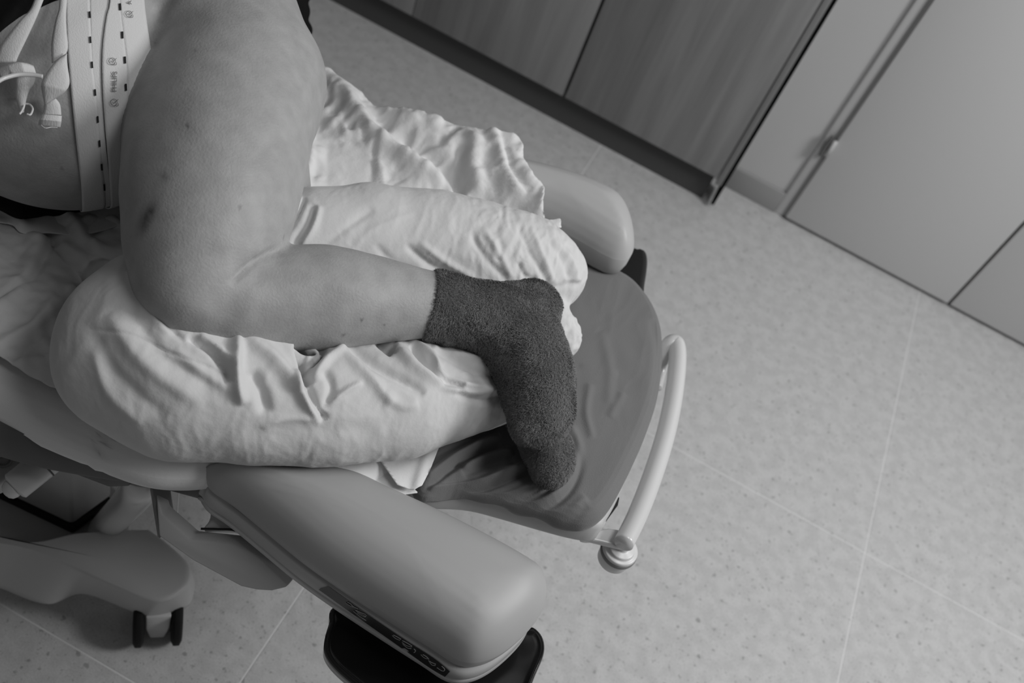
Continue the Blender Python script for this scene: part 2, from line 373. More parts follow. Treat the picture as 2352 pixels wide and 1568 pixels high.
# lower frame, pedestal, leg covers, castors
pedt = [P(-60, 1178, .13), P(165, 1206, .13), P(258, 1138, .13), P(60, 1020, .13)]
pedt[0] = A(pedt[1][0] - .35, pedt[1][1] - .03, .13)
pedt[3] = A(pedt[0][0] + .05, pedt[2][1] + .02, .13)
prism('pedestal', pedt, (0, 0, .46), M['plastic'], bed, .008)
prism('pedestal_foot', [(p[0] + (p[0] + .85) * .02, p[1] + (p[1] - .9) * .02, .108) for p in pedt], (0, 0, .018), M['matte_black'], bed, .004)
def loft(name, rings, mat_, parent=None, N=120, bv=.006):
    rs = [resample(catmull(np.array(r_, float), 10, True), N, True) if not isinstance(r_, np.ndarray) else r_ for r_ in rings]
    V = np.vstack(rs + [rs[0].mean(0)[None]]); Fc = []
    def ccw_(q): return (q[:, 0] * np.roll(q[:, 1], -1) - np.roll(q[:, 0], -1) * q[:, 1]).sum() > 0
    fl_ = ccw_(rs[0])
    for i in range(len(rs) - 1):
        for k in range(N):
            f = (i * N + k, (i + 1) * N + k, (i + 1) * N + (k + 1) % N, i * N + (k + 1) % N); Fc.append(f if fl_ else f[::-1])
    for k in range(N):
        f = (len(V) - 1, k, (k + 1) % N); Fc.append(f if fl_ else f[::-1])
    f = tuple((len(rs) - 1) * N + k for k in range(N)); Fc.append(f[::-1] if fl_ else f)
    return mesh_obj(name, V, Fc, mat_, parent)
def cm(l, n=12): return catmull(np.array(l, float), n, True)
lt = [(-90, 1215), (60, 1246), (180, 1225), (325, 1217), (355, 1226), (425, 1285), (438, 1320), (425, 1352), (382, 1378), (330, 1374), (240, 1336), (150, 1295), (45, 1258), (-90, 1235)]
lb = [(-90, 1225), (60, 1256), (180, 1240), (325, 1240), (365, 1250), (440, 1318), (443, 1372), (420, 1398), (350, 1415), (310, 1405), (190, 1362), (105, 1386), (0, 1350), (-90, 1318)]
rt = cm([P(u, v, .19) for u, v in lt]); rb = cm([P(u, v, .095) for u, v in lb]); rc = rt.mean(0)
def mixr(t, dz, sc=1.): q = rt * (1 - t) + rb * t; q[:, 2] = rt[:, 2] * (1 - t) + rb[:, 2] * t + dz; return q
loft('leg_cover', [(rt - rc) * A(.93, .93, 1) + rc + A(0, 0, .004), (rt - rc) * A(.975, .975, 1) + rc + A(0, 0, .003), rt + A(0, 0, 0), mixr(.06, -.0), mixr(.9, 0), mixr(1, 0), (rb - rb.mean(0)) * A(.96, .96, 1) + rb.mean(0) - A(0, 0, .006)], M['plastic'], bed, N=len(rt))
prism('base_frame', [P(-120, 1080, .10), P(0, 1100, .10), P(165, 1130, .10), P(256, 1110, .10), P(300, 1150, .10), P(300, 1230, .10), P(150, 1262, .10), P(-120, 1262, .10)], (0, 0, -.05), M['plastic'], bed, .006)
prism('leg_recess', [P(-20, 1246, .178), P(8, 1252, .178), P(46, 1284, .165), P(8, 1274, .165), P(-20, 1266, .165)], (0, 0, -.003), M['plastic_dark'], bed, 0)
def castor(u, v, parent_mat=None):
    c = P(u, v, 0); ax = P(u + 40, v - 2, 0) - P(u - 40, v + 2, 0); ax[2] = 0; ax /= np.linalg.norm(ax)
    e = bpy.data.objects.new('castor', None); COL.objects.link(e); e.location = tuple(c); e.parent = bed; e.matrix_parent_inverse = Matrix.Translation(-Vector(bed.location))
    for s in (-1, 1):
        cc = c + ax * s * .0315 + A(0, 0, .055)
        lathe('wheel', cc - ax * .009, ax, [(.02, -.001), (.047, 0), (.055, .004), (.055, .014), (.047, .018), (.02, .019)], M['matte_black'], e, 36)
    o = prism('castor_body', [c + ax * a + A(0, 0, z) for a, z in ((-.012, .012), (-.020, .05), (-.021, .10), (.021, .10), (.020, .05), (.012, .012))], np.cross(ax, A(0, 0, 1)) * .05, M['plastic_light'], e, .003)
    o.location = o.location - Vector(np.cross(ax, A(0, 0, 1)) * .025)
    return e
castor(361, 1440)
tube('frame_tube', [P(330, 1080, .60), P(322, 1118, .55), P(290, 1160, .34), P(238, 1215, .11), P(215, 1240, .02)], .026, M['metalpaint'], bed, n=24)
prism('frame_beam', [P(-40, 1010, .60), P(250, 1120, .60), P(300, 1118, .60), P(300, 900, .6), P(-40, 800, .6)], (0, 0, .03), M['mattress'], bed, .004)
box('tail_frame', (-.16, .92, .62), (.02, 1.2, .66), M['plastic_dark'], bed, .004)
# pendant hand switch at the left edge
hs = thing('hand_control', 'white cylindrical push-button control clipped to the near side of the bed', 'control', tuple(P(60, 1090, .55)))
a, b_ = P(132, 1040, .56), P(28, 1122, .54); ax = b_ - a; L = np.linalg.norm(ax)
lathe('handle', a, ax, [(.020, 0), (.0205, .002), (.0205, L * .30), (.019, L * .305), (.019, L * .325), (.0205, L * .33), (.0205, L * .93), (.016, L * .97)], M['plastic_light'], hs)
lathe('ring', a, ax, [(.0195, L * .30), (.0209, L * .302), (.0209, L * .328), (.0195, L * .33)], M['black'], hs)
lathe('push_button', a, ax, [(.013, L * .95), (.0135, L * 1.02), (.0115, L * 1.10), (.007, L * 1.15), (.002, L * 1.165)], M['plastic_light'], hs)
br = thing('control_bracket', 'pale plastic bracket behind the push-button control', 'bracket', tuple(P(20, 1060, .53)))
prism('plate', [P(-40, 1010, .525), P(30, 1030, .525), P(62, 1058, .525), P(42, 1085, .525), P(0, 1110, .525), P(-40, 1120, .525)], (0, 0, -.03), M['plastic'], br, .006)
tube('raised_mark', [P(-6, 1050, .528), P(10, 1044, .528), P(24, 1052, .528), P(18, 1066, .528), P(2, 1070, .528), P(-8, 1062, .528)], .0022, M['plastic_dark'], br)
# foot section
fo = [(950, 1112), (1060, 1125), (1200, 1160), (1290, 1192), (1350, 1203), (1396, 1172), (1450, 1075), (1492, 975), (1515, 890), (1522, 800), (1508, 725), (1460, 655), (1400, 618), (1330, 592), (1200, 570)]
fw = [P(u, v, .70) for u, v in fo] + [A(-.22, 1.20, .70), A(-.2, .95, .70)]
fs = [P(935, 1128, .66), P(1100, 1163, .66), P(1340, 1228, .66), P(1385, 1205, .66), P(1440, 1090, .66), P(1485, 985, .66), P(1505, 890, .66), P(1508, 800, .66), P(1490, 730, .66), P(1440, 680, .66), P(1320, 630, .66), A(-.2, 1.2, .66), A(-.16, .9, .66)]
slab('foot_section', fs, M['plastic'], bed, N=140, rings=8, prof=roundprof(.012, .05))
def bl_disp(V):
    V = V.copy(); px = pix(V); topm = np.clip((V[:, 2] - .70) / .02, 0, 1)
    z = 0
    folds = []
    for l, wd, am in [([(955, 1118), (998, 1085), (1050, 1047), (1111, 1018), (1150, 1005)], 10, .010), ([(985, 1124), (1030, 1122), (1101, 1110), (1162, 1086), (1224, 1064)], 9, .011), ([(1040, 1130), (1080, 1136), (1135, 1142), (1183, 1134), (1245, 1105)], 9, .010),
                      ([(1130, 1146), (1203, 1160), (1255, 1146), (1306, 1106), (1327, 1041), (1306, 975)], 11, .008), ([(1225, 1170), (1296, 1180), (1347, 1140)], 12, .004), ([(1060, 1070), (1120, 1045), (1180, 1035)], 12, .006), ([(1180, 1150), (1240, 1128), (1275, 1100)], 7, .004)]:
        folds.append((l, wd, am)); folds.append(([(u + 3, v + wd * 1.7) for u, v in l], wd * .9, -am * .75))
    folds += [([(1355, 880), (1345, 950), (1360, 1010)], 9, .003), ([(1380, 760), (1400, 850), (1395, 930)], 12, .002), ([(1430, 900), (1400, 960)], 10, .002), ([(1330, 840), (1420, 860)], 9, .0015), ([(1500, 730), (1513, 820), (1500, 930)], 10, -.003)]
    for l, wd, am in folds:
        c = catmull(np.array(l, float), 5); d, t = polydist(px, c); z = z + 1.25 * am * np.exp(-(d / wd) ** 2) * np.clip(1 - (2 * t - 1) ** 6, 0, 1)
    z = z + noise(V * A(1, 1, .2), 22, 11) * .0012 + crumple(V * A(1.6, .6, 1), 14, 2, 12) * .0010
    hem = np.clip((.70 - V[:, 2]) / .03, 0, 1)
    V[:, 2] += z * (.4 + .6 * topm) + hem * noise(V * A(1, 1, 0), 26, 9) * .009
    V[:, 1] += hem * noise(V * A(1, 1, 0), 30, 13) * .004
    return V
blanket = slab('blanket', fw, M['blanket'], N=620, rings=110, prof=[(.022, .02), (.015, .018), (.008, .012), (.003, .005), (0, -.002), (-.001, -.010), (.0, -.019), (.003, -.026), (.006, -.024), (.008, -.006)],
               top=lambda x, y, s: .004 * (1 - np.asarray(s) ** 2) + 0 * np.atleast_1d(x), disp=bl_disp, close=False)
tag(blanket, 'mid-grey soft blanket stretched over the rounded foot end of the bed', 'blanket')
# foot rail
rail = thing('foot_rail', 'pale curved tubular push rail at the foot end of the bed', 'rail', tuple(P(1530, 1000, .6)))
zr = .66
tube('rail_tube', [P(1506, 890, zr - .05), P(1516, 850, zr - .04), P(1524, 815, zr - .02), P(1538, 790, zr - .003), P(1553, 790, zr), P(1556, 830, zr), P(1547, 910, zr), P(1528, 1000, zr), P(1498, 1095, zr), P(1465, 1180, zr), P(1432, 1248, zr)], [.011, .011, .012, .0135, .0145, .0148, .015, .015, .015, .0148, .0145], M['metalpaint'], rail, n=24)
prism('mount_plate', [P(1333, 1232, .645), P(1352, 1222, .645), P(1398, 1212, .645), P(1420, 1215, .645), P(1452, 1232, .645), P(1440, 1256, .645), P(1420, 1253, .645)], (0, 0, -.012), M['metalpaint'], rail, .003)
prism('mount_block', [P(1345, 1218, .66), P(1378, 1222, .66), P(1398, 1190, .66), P(1396, 1168, .66), P(1370, 1170, .66)], (0, 0, -.04), M['plastic_light'], rail, .008)
prism('latch', [P(1404, 1172, .655), P(1420, 1160, .655), P(1424, 1140, .655), P(1408, 1142, .655)], (0, 0, -.05), M['matte_black'], rail, .002)
lathe('bumper_disc', P(1424, 1262, .61), (0, 0, 1), [(.024, -.03), (.026, -.012), (.027, 0), (.0265, .004), (.021, .0045), (.020, .009), (.010, .010), (.009, .03)], M['plastic_light'], rail, 48)
lathe('bumper_rim', P(1424, 1262, .61), (0, 0, 1), [(.026, -.010), (.0282, -.008), (.0282, -.002), (.026, 0)], M['plastic_dark'], rail, 48)

cb = P(411, 1118, .56); cable = tube('hanging_cable', [cb + A(0, 0, .10), cb, cb + A(.001, 0, -.08), cb + A(0, .001, -.125)], .0013, M['plastic_light'], None)
tag(cable, 'thin pale cable hanging straight down under the near mattress edge', 'cable')
# near leg support: cushion on a banded shell with stickers, an arm and a black tray below
def pw(l): return [tuple(P(*q)) for q in l]
ls = thing('leg_support', 'large grey vinyl leg support pad on the near side of the bed', 'leg support', tuple(P(870, 1300, .66)))
zc = .705
near_o = [(474, 1050, .73), (620, 1035, .735), (800, 1058, .735), (900, 1100, .735), (1010, 1150, .735), (1120, 1205, .735), (1205, 1258, .73), (1246, 1305, .715), (1252, 1370, .70), (1225, 1435, .69), (1160, 1502, .68), (1098, 1540, .67),
          (1045, 1540, .67), (980, 1500, .67), (880, 1436, .67), (780, 1370, .67), (690, 1306, .67), (600, 1232, .67), (530, 1175, .67), (486, 1135, .68), (470, 1090, .70)]
no = [A(*P(u, v, z)) for u, v, z in near_o]; no = [A(p[0], p[1], .70) for p in no]
slab('cushion', no, M['pad'], ls, N=220, rings=20, prof=[(.075, .055), (.055, .0535), (.040, .050), (.027, .044), (.017, .037), (.009, .028), (.004, .018), (.001, .008), (0, 0), (.0005, -.010), (.002, -.018), (.005, -.022)],
     top=lambda x, y, s: .007 * (1 - np.asarray(s) ** 2) + 0 * np.atleast_1d(x))
band_o = [A(p[0], p[1], .661) for p in no]
slab('shell', band_o, M['plastic'], ls, N=220, rings=3, prof=[(.004, .018), (.0015, .016), (0, .012), (0, -.014), (.002, -.018), (.008, -.020)])
slab('shell_lip', [A(p[0], p[1], .6385) for p in no], M['plastic_light'], ls, N=220, rings=2, prof=[(.003, .004), (-.001, .003), (-.001, -.003), (.003, -.004)])
# arm that carries the near pad
def PP(u, v, p0, n): d = RW @ ray(u, v); n = A(*n); return EYE + d * (((p0 - EYE) @ n) / (d @ n))
ap = P(532, 1250, .617)
prism('arm', [PP(u, v, ap, (0, -.62, .78)) for u, v in ((356, 1122), (371, 1182), (437, 1240), (532, 1250), (655, 1308), (669, 1320), (671, 1333), (657, 1350), (623, 1358), (590, 1356), (553, 1348), (442, 1288), (364, 1232))],
      (0, .020, -.004), M['plastic'], ls, .004, 3)
tube('joint_line', [P(461, 1214, .618), P(503, 1215, .619), P(547, 1220, .620), P(615, 1256, .622), P(668, 1288, .622), P(682, 1303, .620), P(679, 1316, .615)], .0016, M['black'], ls, n=8, sm=4)
prism('arm_joint', [P(480, 1126, .635), P(484, 1190, .622), P(464, 1212, .617), P(548, 1216, .618), P(684, 1296, .622), P(700, 1335, .625), P(760, 1330, .63), P(700, 1180, .64), P(560, 1090, .64)], (0, .004, -.02), M['plastic'], ls, .006)
prism('side_rib', [P(349, 1122, .63), P(367, 1238, .57), P(362, 1234, .55), P(344, 1122, .6)], (.0, .03, .02), M['plastic_dark'], ls, .002)
# black tray below the pad
tr = [(1195, 1437), (1222, 1443), (1243, 1466), (1246, 1500), (1226, 1550), (1200, 1610), (1150, 1680), (1080, 1720), (1000, 1700), (900, 1640), (840, 1590), (780, 1540), (752, 1505), (748, 1475), (760, 1430), (774, 1392), (900, 1330), (1050, 1350)]
def tray_top(x, y, s): return -.012 * (1 - np.asarray(s) ** 6) + 0 * np.atleast_1d(x)
slab('tray', [P(u, v, .60) for u, v in tr], M['black'], ls, N=200, rings=24, prof=[(.006, .006), (.003, .008), (0, .006), (-.002, 0), (0, -.02), (.01, -.026)], top=tray_top)

def bvh_of(*objs):
    V = []; Fc = []; n = 0
    for o in objs:
        V += [tuple(v.co) for v in o.data.vertices]; Fc += [tuple(i + n for i in p.vertices) for p in o.data.polygons]; n = len(V)
    return BVHTree.FromPolygons(V, Fc)
def hit(bv, u, v):
    d = RW @ ray(u, v); d /= np.linalg.norm(d); r = bv.ray_cast(Vector(EYE), Vector(d), 6)
    return (A(*r[0]), A(*r[1])) if r[0] is not None else (None, None)
def decal(name, left, right, bv, off, mat_, parent=None, n=40, m=6, thick=0., label=None):
    """thin sheet that lies on a surface, between two polylines"""
    l = resample(catmull(np.array(left, float), 6), n); r = resample(catmull(np.array(right, float), 6), n); V = []; ok = []
    for i in range(n):
        for j in range(m):
            q = l[i] + (r[i] - l[i]) * j / (m - 1); p, nn = hit(bv, *q)
            if p is None: ok.append(False); V.append((0, 0, 0)); continue
            dd = p - EYE; nn = nn if nn @ dd < 0 else -nn
            ok.append(True); V.append(p + nn * off)
    Fc = [(i * m + j, i * m + j + 1, (i + 1) * m + j + 1, (i + 1) * m + j) for i in range(n - 1) for j in range(m - 1)]
    Fc = [f for f in Fc if all(ok[k] for k in f)]
    o = mesh_obj(name, V, Fc, mat_, parent)
    if thick: s_ = o.modifiers.new('solid', 'SOLIDIFY'); s_.thickness = thick; s_.offset = 0
    return o
shell_bv = bvh_of(*[o for o in ls.children if o.name.split('.')[0] in ('shell', 'cushion', 'shell_lip')])
stick = decal('sticker', [(733, 1352), (800, 1400), (900, 1470), (980, 1527), (1022, 1553)], [(754, 1344), (830, 1398), (930, 1466), (1000, 1511), (1034, 1540)], shell_bv, .0012, M['sticker'], ls, 60, 5)
def stroke(pts, bv, off, r, mat_, name, parent, ppx=3):
    c = resample(catmull(np.array(pts, float), 4), max(4, len(pts) * ppx)); W = []
    for q in c:
        p, nn = hit(bv, *q)
        if p is None: continue
        dd = p - EYE; nn = nn if nn @ dd < 0 else -nn; W.append(p + nn * off)
    return tube(name, W, r, mat_, parent, n=5, sm=1) if len(W) > 2 else None
def joined(name, objs, parent, kind=None):
    bm = bmesh.new()
    for o in objs:
        if o is None: continue
        bm.from_mesh(o.data)
    me = bpy.data.meshes.new(name); bm.to_mesh(me); bm.free(); me.materials.append(objs[0].data.materials[0])
    for o in objs: bpy.data.objects.remove(o)
    o = bpy.data.objects.new(name, me); COL.objects.link(o)
    if parent: o.parent = parent; o.matrix_parent_inverse = Matrix.Translation(-Vector(parent.location))
    return o
st_bv = bvh_of(stick)
def z3(x, y): return (700 + x * 600 / 2352, 1300 + y * 600 / 2352)
hands = [[[(370, 325), (400, 345), (440, 365)], [(385, 320), (415, 335), (440, 360), (480, 380)], [(455, 388), (500, 410), (550, 430)], [(465, 400), (510, 425), (553, 448)], [(475, 415), (515, 440), (545, 452), (556, 436)], [(440, 400), (490, 440), (555, 485)]],
         [[(790, 618), (820, 645), (860, 662)], [(800, 615), (840, 635), (870, 655)], [(878, 680), (920, 710), (965, 722)], [(885, 695), (925, 730), (960, 738)], [(880, 665), (930, 690), (968, 715)], [(985, 740), (1000, 758), (985, 774)]],
         [[(1048, 792), (1080, 820), (1110, 830)], [(1065, 790), (1100, 812), (1120, 835)], [(1115, 845), (1150, 865), (1182, 878)], [(1125, 858), (1150, 885), (1178, 890)], [(1235, 895), (1262, 922), (1245, 940), (1192, 908)]]]
for h_ in hands:
    joined('hand_symbol', [stroke([z3(*q) for q in l], st_bv, .0006, .0006, M['white_ink'], 's', None) for l in h_], stick)

# far leg support
fl = thing('leg_support', 'grey vinyl leg support pad on the far side of the bed', 'leg support', tuple(P(1320, 500, .7)))
fp = [(1050, 330, .80), (1150, 338, .80), (1190, 347, .80), (1260, 366, .797), (1330, 392, .793), (1395, 424, .788), (1436, 458, .78), (1452, 510, .77), (1453, 565, .757), (1443, 612, .745), (1415, 632, .737), (1370, 616, .733), (1300, 578, .73), (1200, 530, .73), (1100, 500, .73), (1030, 440, .75)]
fpw = np.array([P(*q) for q in fp]); fpw[:, 2] = .765; fpw = resample(catmull(fpw, 8, True), 90, True)
for _ in range(10): fpw = (np.roll(fpw, 1, 0) + 2 * fpw + np.roll(fpw, -1, 0)) / 4
fpw = fpw[::3]
slab('cushion', fpw, M['pad_lit'], fl, N=180, rings=20, prof=[(.085, .055), (.062, .0525), (.045, .048), (.030, .041), (.018, .031), (.009, .020), (.003, .009), (0, 0), (0, -.02), (.003, -.035), (.010, -.044), (.02, -.047)], top=lambda x, y, s: .008 * (1 - np.asarray(s) ** 2) + 0 * np.atleast_1d(x))
ft = [(1448, 574, .66), (1466, 577, .66), (1480, 588, .66), (1484, 615, .66), (1478, 660, .66), (1472, 684, .66), (1440, 672, .66), (1400, 640, .66), (1300, 560, .66), (1360, 520, .66)]
slab('tray', [P(*q) for q in ft], M['black'], fl, N=90, rings=8, prof=[(.006, .012), (.002, .010), (0, .004), (0, -.02), (.006, -.026)])

# ------------------------------------------------------------------ person lying on her side
who = thing('person', 'pregnant person in dark top and fuzzy grey socks lying on one side with bent leg', 'person', tuple(A(-.6, 1.0, .75)))
h = .0048
lo, hi = (-1.25, .40, .70), (.14, 1.32, 1.20)
B = Field(lo, hi, h)
thigh = [S(540, 188, .97, 193), S(516, 250, .97, 193), S(500, 330, .965, 189), S(492, 410, .955, 184), S(478, 490, .94, 174), S(462, 575, .925, 153), S(452, 640, .915, 133)]
B.chain(thigh, .03)
B.chain([S(540, 188, .97, 193), S(470, 60, .98, 205), S(400, -60, .985, 214), S(200, -250, .98, 235), S(-100, -330, .98, 240)], .03)
B.chain([(-.60, 1.02, .86, .115), (-.62, .98, .84, .11)], .05)                            # the lower hip resting on the mattress
calf = [S(452, 645, .915, 128), S(500, 672, .905, 108), S(560, 688, .90, 98), S(640, 684, .895, 106), S(700, 682, .89, 110), S(760, 683, .89, 108), S(820, 687, .887, 98), S(880, 690, .885, 85), S(940, 696, .884, 74), S(1000, 702, .882, 67), S(1080, 716, .88, 66)]
L = Field(lo, hi, h); L.chain(calf, .02); L.chain([S(428, 655, .92, 106)], .02)
foot = [S(1080, 722, .88, 58), S(1150, 740, .875, 54), S(1200, 770, .87, 56), S(1222, 830, .865, 54), S(1238, 900, .855, 48), S(1242, 950, .845, 40)]
L.chain(foot, .03); L.chain([S(1220, 722, .865, 42)], .02)
B.merge(L, .009)
# lower leg, mostly hidden below the pillow
U = Field(lo, hi, h)
U.chain([S(585, 300, .85, 118), S(588, 400, .83, 109), S(600, 500, .81, 112)], .03)
U.chain([S(1190, 900, .765, 45), S(1230, 985, .760, 45), S(1255, 1040, .755, 40), S(1265, 1075, .752, 34)], .02)
U.chain([S(600, 500, .80, 95), S(760, 660, .775, 65), S(1000, 800, .765, 50), S(1190, 900, .765, 45)], .03)
B.merge(U, .01)
# belly and trunk
T = Field(lo, hi, h)
T.chain([S(150, 182, .92, 288), S(120, 150, .93, 280)], .03)
T.chain([S(120, 150, .93, 280), S(-60, 40, .94, 330), S(-350, -150, .94, 330)], .06)
T.chain([S(150, 120, .93, 270), S(330, -60, .95, 220)], .05)
B.merge(T, .012)
TV, TQ = T.mesh(); TV = smooth_mesh(TV, TQ, 5); trunk_bv = BVHTree.FromPolygons([tuple(v) for v in TV], [tuple(int(i) for i in q) for q in TQ])
V, Q = B.mesh(); V = smooth_mesh(V, Q, 5); Nn, Q = normals(V, Q)
V += Nn * (noise(V, 14, 2) * .0016)[:, None]
px = pix(V)
def dent(line, wd, am):
    global V
    d, t = polydist(px, line); V = V + Nn * (am * np.exp(-(d / wd) ** 2) * np.clip(1 - (2 * t - 1) ** 4, 0, 1))[:, None]
dent([(650, 570), (622, 580), (590, 597), (555, 625), (530, 650)], 7, -.0065); dent([(600, 595), (550, 632), (505, 680), (480, 720)], 30, -.0022)
dent([(700, 640), (860, 665)], 26, .0012)
dent([(400, 660), (440, 700), (490, 725)], 34, .0012); dent([(520, 690), (555, 730)], 28, -.0012)
dent([(338, 120), (352, 60), (385, 0), (420, -40)], 14, -.004); dent([(690, 292), (650, 318), (600, 330)], 22, -.002)
body = np_mesh('body', V, Q, M['skin'], who)
body_bv = BVHTree.FromPolygons([tuple(v) for v in V], [tuple(int(i) for i in q) for q in Q])
# bruises, moles and flush belong to the skin itself: stored as a grey attribute
att = body.data.attributes.new('mark', 'FLOAT', 'POINT'); mk = np.zeros(len(V))
fr_ = (Nn * (EYE - V)).sum(1) > 0
for (u, v, a_, b2, an, am) in ((337, 500, 15, 32, 25, .55), (352, 480, 8, 16, 30, .25), (326, 520, 9, 14, 10, .2), (378, 405, 11, 10, 0, .33), (520, 735, 14, 9, 0, .12), (460, 740, 16, 10, 0, .07)):
    q = px - A(u, v); c_, s_ = math.cos(math.radians(an)), math.sin(math.radians(an)); x = (q[:, 0] * c_ + q[:, 1] * s_) / a_; y = (-q[:, 0] * s_ + q[:, 1] * c_) / b2
    mk += am * np.exp(-(x * x + y * y) * .9) * fr_ * (1 + .5 * noise(V, 120, 4))
for (u, v) in ((449, 118), (460, 318), (585, 408), (480, 378), (140, 386), (550, 477), (883, 748), (790, 770), (650, 545), (430, 290), (405, 470), (830, 735)):
    mk += .6 * np.exp(-((px - A(u, v)) ** 2).sum(1) / 5) * fr_
att.data.foreach_set('value', np.clip(mk, 0, .9).astype(np.float32))
nt = M['skin'].node_tree; bs = nt.nodes['Principled BSDF']; at = nt.nodes.new('ShaderNodeAttribute'); at.attribute_name = 'mark'
src = bs.inputs['Base Color'].links[0].from_socket; mth = nt.nodes.new('ShaderNodeMath'); mth.operation = 'SUBTRACT'; mth.inputs[0].default_value = 1; nt.links.new(at.outputs['Fac'], mth.inputs[1])
mm = nt.nodes.new('ShaderNodeMath'); mm.operation = 'MULTIPLY'; nt.links.new(src, mm.inputs[0]); nt.links.new(mth.outputs[0], mm.inputs[1]); nt.links.new(mm.outputs[0], bs.inputs['Base Color'])

# socks
def sock(chainpts, lo, hi, cutp, cutn, seed, nf):
    f = Field(lo, hi, .003)
    for c, k in chainpts: f.chain(c, k)
    f.cut(cutp, cutn)
    V, Q = f.mesh(); V = smooth_mesh(V, Q, 2); N_, Q = normals(V, Q)
    cw = np.clip(((V - cutp) @ (cutn / np.linalg.norm(cutn)) - .004) / .006, 0, 1)
    V = V + N_ * ((noise(V, 90, seed) * .0012 + noise(V, 30, seed + 1) * .0012) * cw)[:, None]
    s_ = np_mesh('sock', V, Q, M['sock'], who)
    # short pile: small bent blades
    tri = V[Q]; ar = np.linalg.norm(np.cross(tri[:, 2] - tri[:, 0], tri[:, 3] - tri[:, 1]), axis=1); pr = ar / ar.sum()
    idx = rng.choice(len(Q), nf, p=pr); a, b = rng.random((2, nf, 1)); q = tri[idx]
    base = (q[:, 0] * (1 - a) + q[:, 1] * a) * (1 - b) + (q[:, 3] * (1 - a) + q[:, 2] * a) * b; nn = N_[Q[idx, 0]]
    flow = np.stack([noise(base, 38, seed + k) for k in (3, 4, 5)], 1) * .7 + rng.normal(size=(nf, 3)) * .6 + A(.25, -.35, -.1)
    flow -= nn * (flow * nn).sum(1)[:, None]
    ln = (.0022 + .0032 * rng.random((nf, 1))); side = np.cross(nn, flow); side /= np.linalg.norm(side, axis=1)[:, None] + 1e-9; wd = .00022
    tip = base + nn * ln * .65 + flow * ln * .8; mid = base + nn * ln * .5 + flow * ln * .25
    W = np.stack([base - side * wd, base + side * wd, mid + side * wd * .8, mid - side * wd * .8, tip], 1).reshape(-1, 3)
    i = np.arange(nf)[:, None] * 5
    me = bpy.data.meshes.new('fuzz'); F4 = (i + [0, 1, 2, 3]); F3 = (i + [3, 2, 4])
    me.vertices.add(len(W)); me.vertices.foreach_set('co', W.astype(np.float32).ravel())
    me.loops.add(nf * 7); me.loops.foreach_set('vertex_index', np.r_[F4.ravel(), F3.ravel()].astype(np.int32))
    me.polygons.add(nf * 2); me.polygons.foreach_set('loop_start', np.r_[np.arange(nf) * 4, nf * 4 + np.arange(nf) * 3].astype(np.int32))
    me.update(calc_edges=True); o = bpy.data.objects.new('fuzz', me); COL.objects.link(o); me.materials.append(M['fuzz'])
    o.parent = s_; o['kind'] = 'stuff'
    return s_
c0 = P(982, 700, .884); ax = P(1090, 724, .88) - P(960, 692, .884)
sA = [([S(930, 696, .884, 78), S(1000, 703, .882, 74), S(1060, 718, .88, 70), S(1120, 736, .877, 74), S(1170, 762, .872, 80), S(1205, 800, .868, 84), S(1226, 850, .862, 79), S(1236, 900, .855, 74), S(1240, 940, .845, 67), S(1235, 965, .842, 56)], .02),
      ([S(1225, 708, .865, 56), S(1205, 745, .868, 70)], .02), ([S(1130, 728, .875, 70), S(1185, 722, .868, 62), S(1225, 708, .865, 55)], .02), ([S(1212, 985, .842, 33), S(1256, 958, .84, 48)], .015)]
sock(sA, (-.30, .72, .74), (.12, 1.12, 1.0), c0, ax, 21, 150000)
sB = [([S(1225, 975, .763, 46), S(1256, 1030, .758, 52), S(1266, 1068, .754, 45), S(1262, 1082, .752, 34)], .015), ([S(1200, 930, .766, 50), S(1225, 975, .763, 50)], .015)]
sock(sB, (-.15, .70, .70), (.16, 1.0, .86), P(1190, 900, .766), P(1260, 1040, .757) - P(1200, 930, .766), 31, 45000)

# ------------------------------------------------------------------ pillow between the legs
h = .0026
K1 = Field((-.62, .50, .70), (.06, 1.26, .95), h)
near_ch = [S(320, 792, .815, 161), S(380, 835, .81, 158), S(450, 870, .805, 152), S(600, 912, .80, 130), S(760, 930, .795, 118), S(920, 920, .79, 112), S(1060, 885, .787, 94), S(1150, 865, .785, 76), S(1230, 850, .78, 60)]
K1.chain(near_ch, .05); K1.chain([S(370, 720, .815, 150), S(330, 780, .81, 158)], .05); K1.chain([S(400, 900, .79, 130), S(270, 850, .80, 112)], .04); K1.chain([S(560, 830, .81, 84), S(640, 860, .80, 92)], .03)
K1.chain([S(800, 860, .80, 74), S(940, 850, .80, 66), S(1060, 840, .79, 60)], .03)
K2 = Field((-.62, .50, .70), (.06, 1.26, .95), h)
K2.chain([S(730, 545, .83, 100), S(850, 545, .825, 106), S(1000, 562, .82, 108), S(1120, 592, .815, 106), S(1220, 612, .81, 94), S(1272, 632, .805, 68)], .045); K2.chain([S(665, 460, .85, 20), S(720, 520, .83, 80)], .03); K2.chain([S(650, 560, .83, 88), S(730, 545, .83, 100)], .03)
K1.merge(K2, .02)
K1.chain([S(520, 812, .85, 30), S(552, 796, .86, 36), (S(600, 812, .855, 34)), S(650, 830, .845, 34)], .03)
K1.carve([S(700, 800, .87, 20), S(702, 838, .85, 15), S(706, 872, .85, 6)], .012); K1.carve([S(480, 792, .87, 8), S(512, 838, .86, 9), S(522, 868, .858, 4)], .012); K1.carve([S(860, 770, .88, 18), S(905, 806, .86, 8)], .012)
K1.chain([S(620, 690, .785, 100), S(850, 700, .78, 90), S(1080, 730, .775, 80), S(1240, 760, .77, 62), S(1282, 775, .768, 48)], .03)
V, Q = K1.mesh(); V = smooth_mesh(V, Q, 5); Nn, Q = normals(V, Q); px = pix(V)
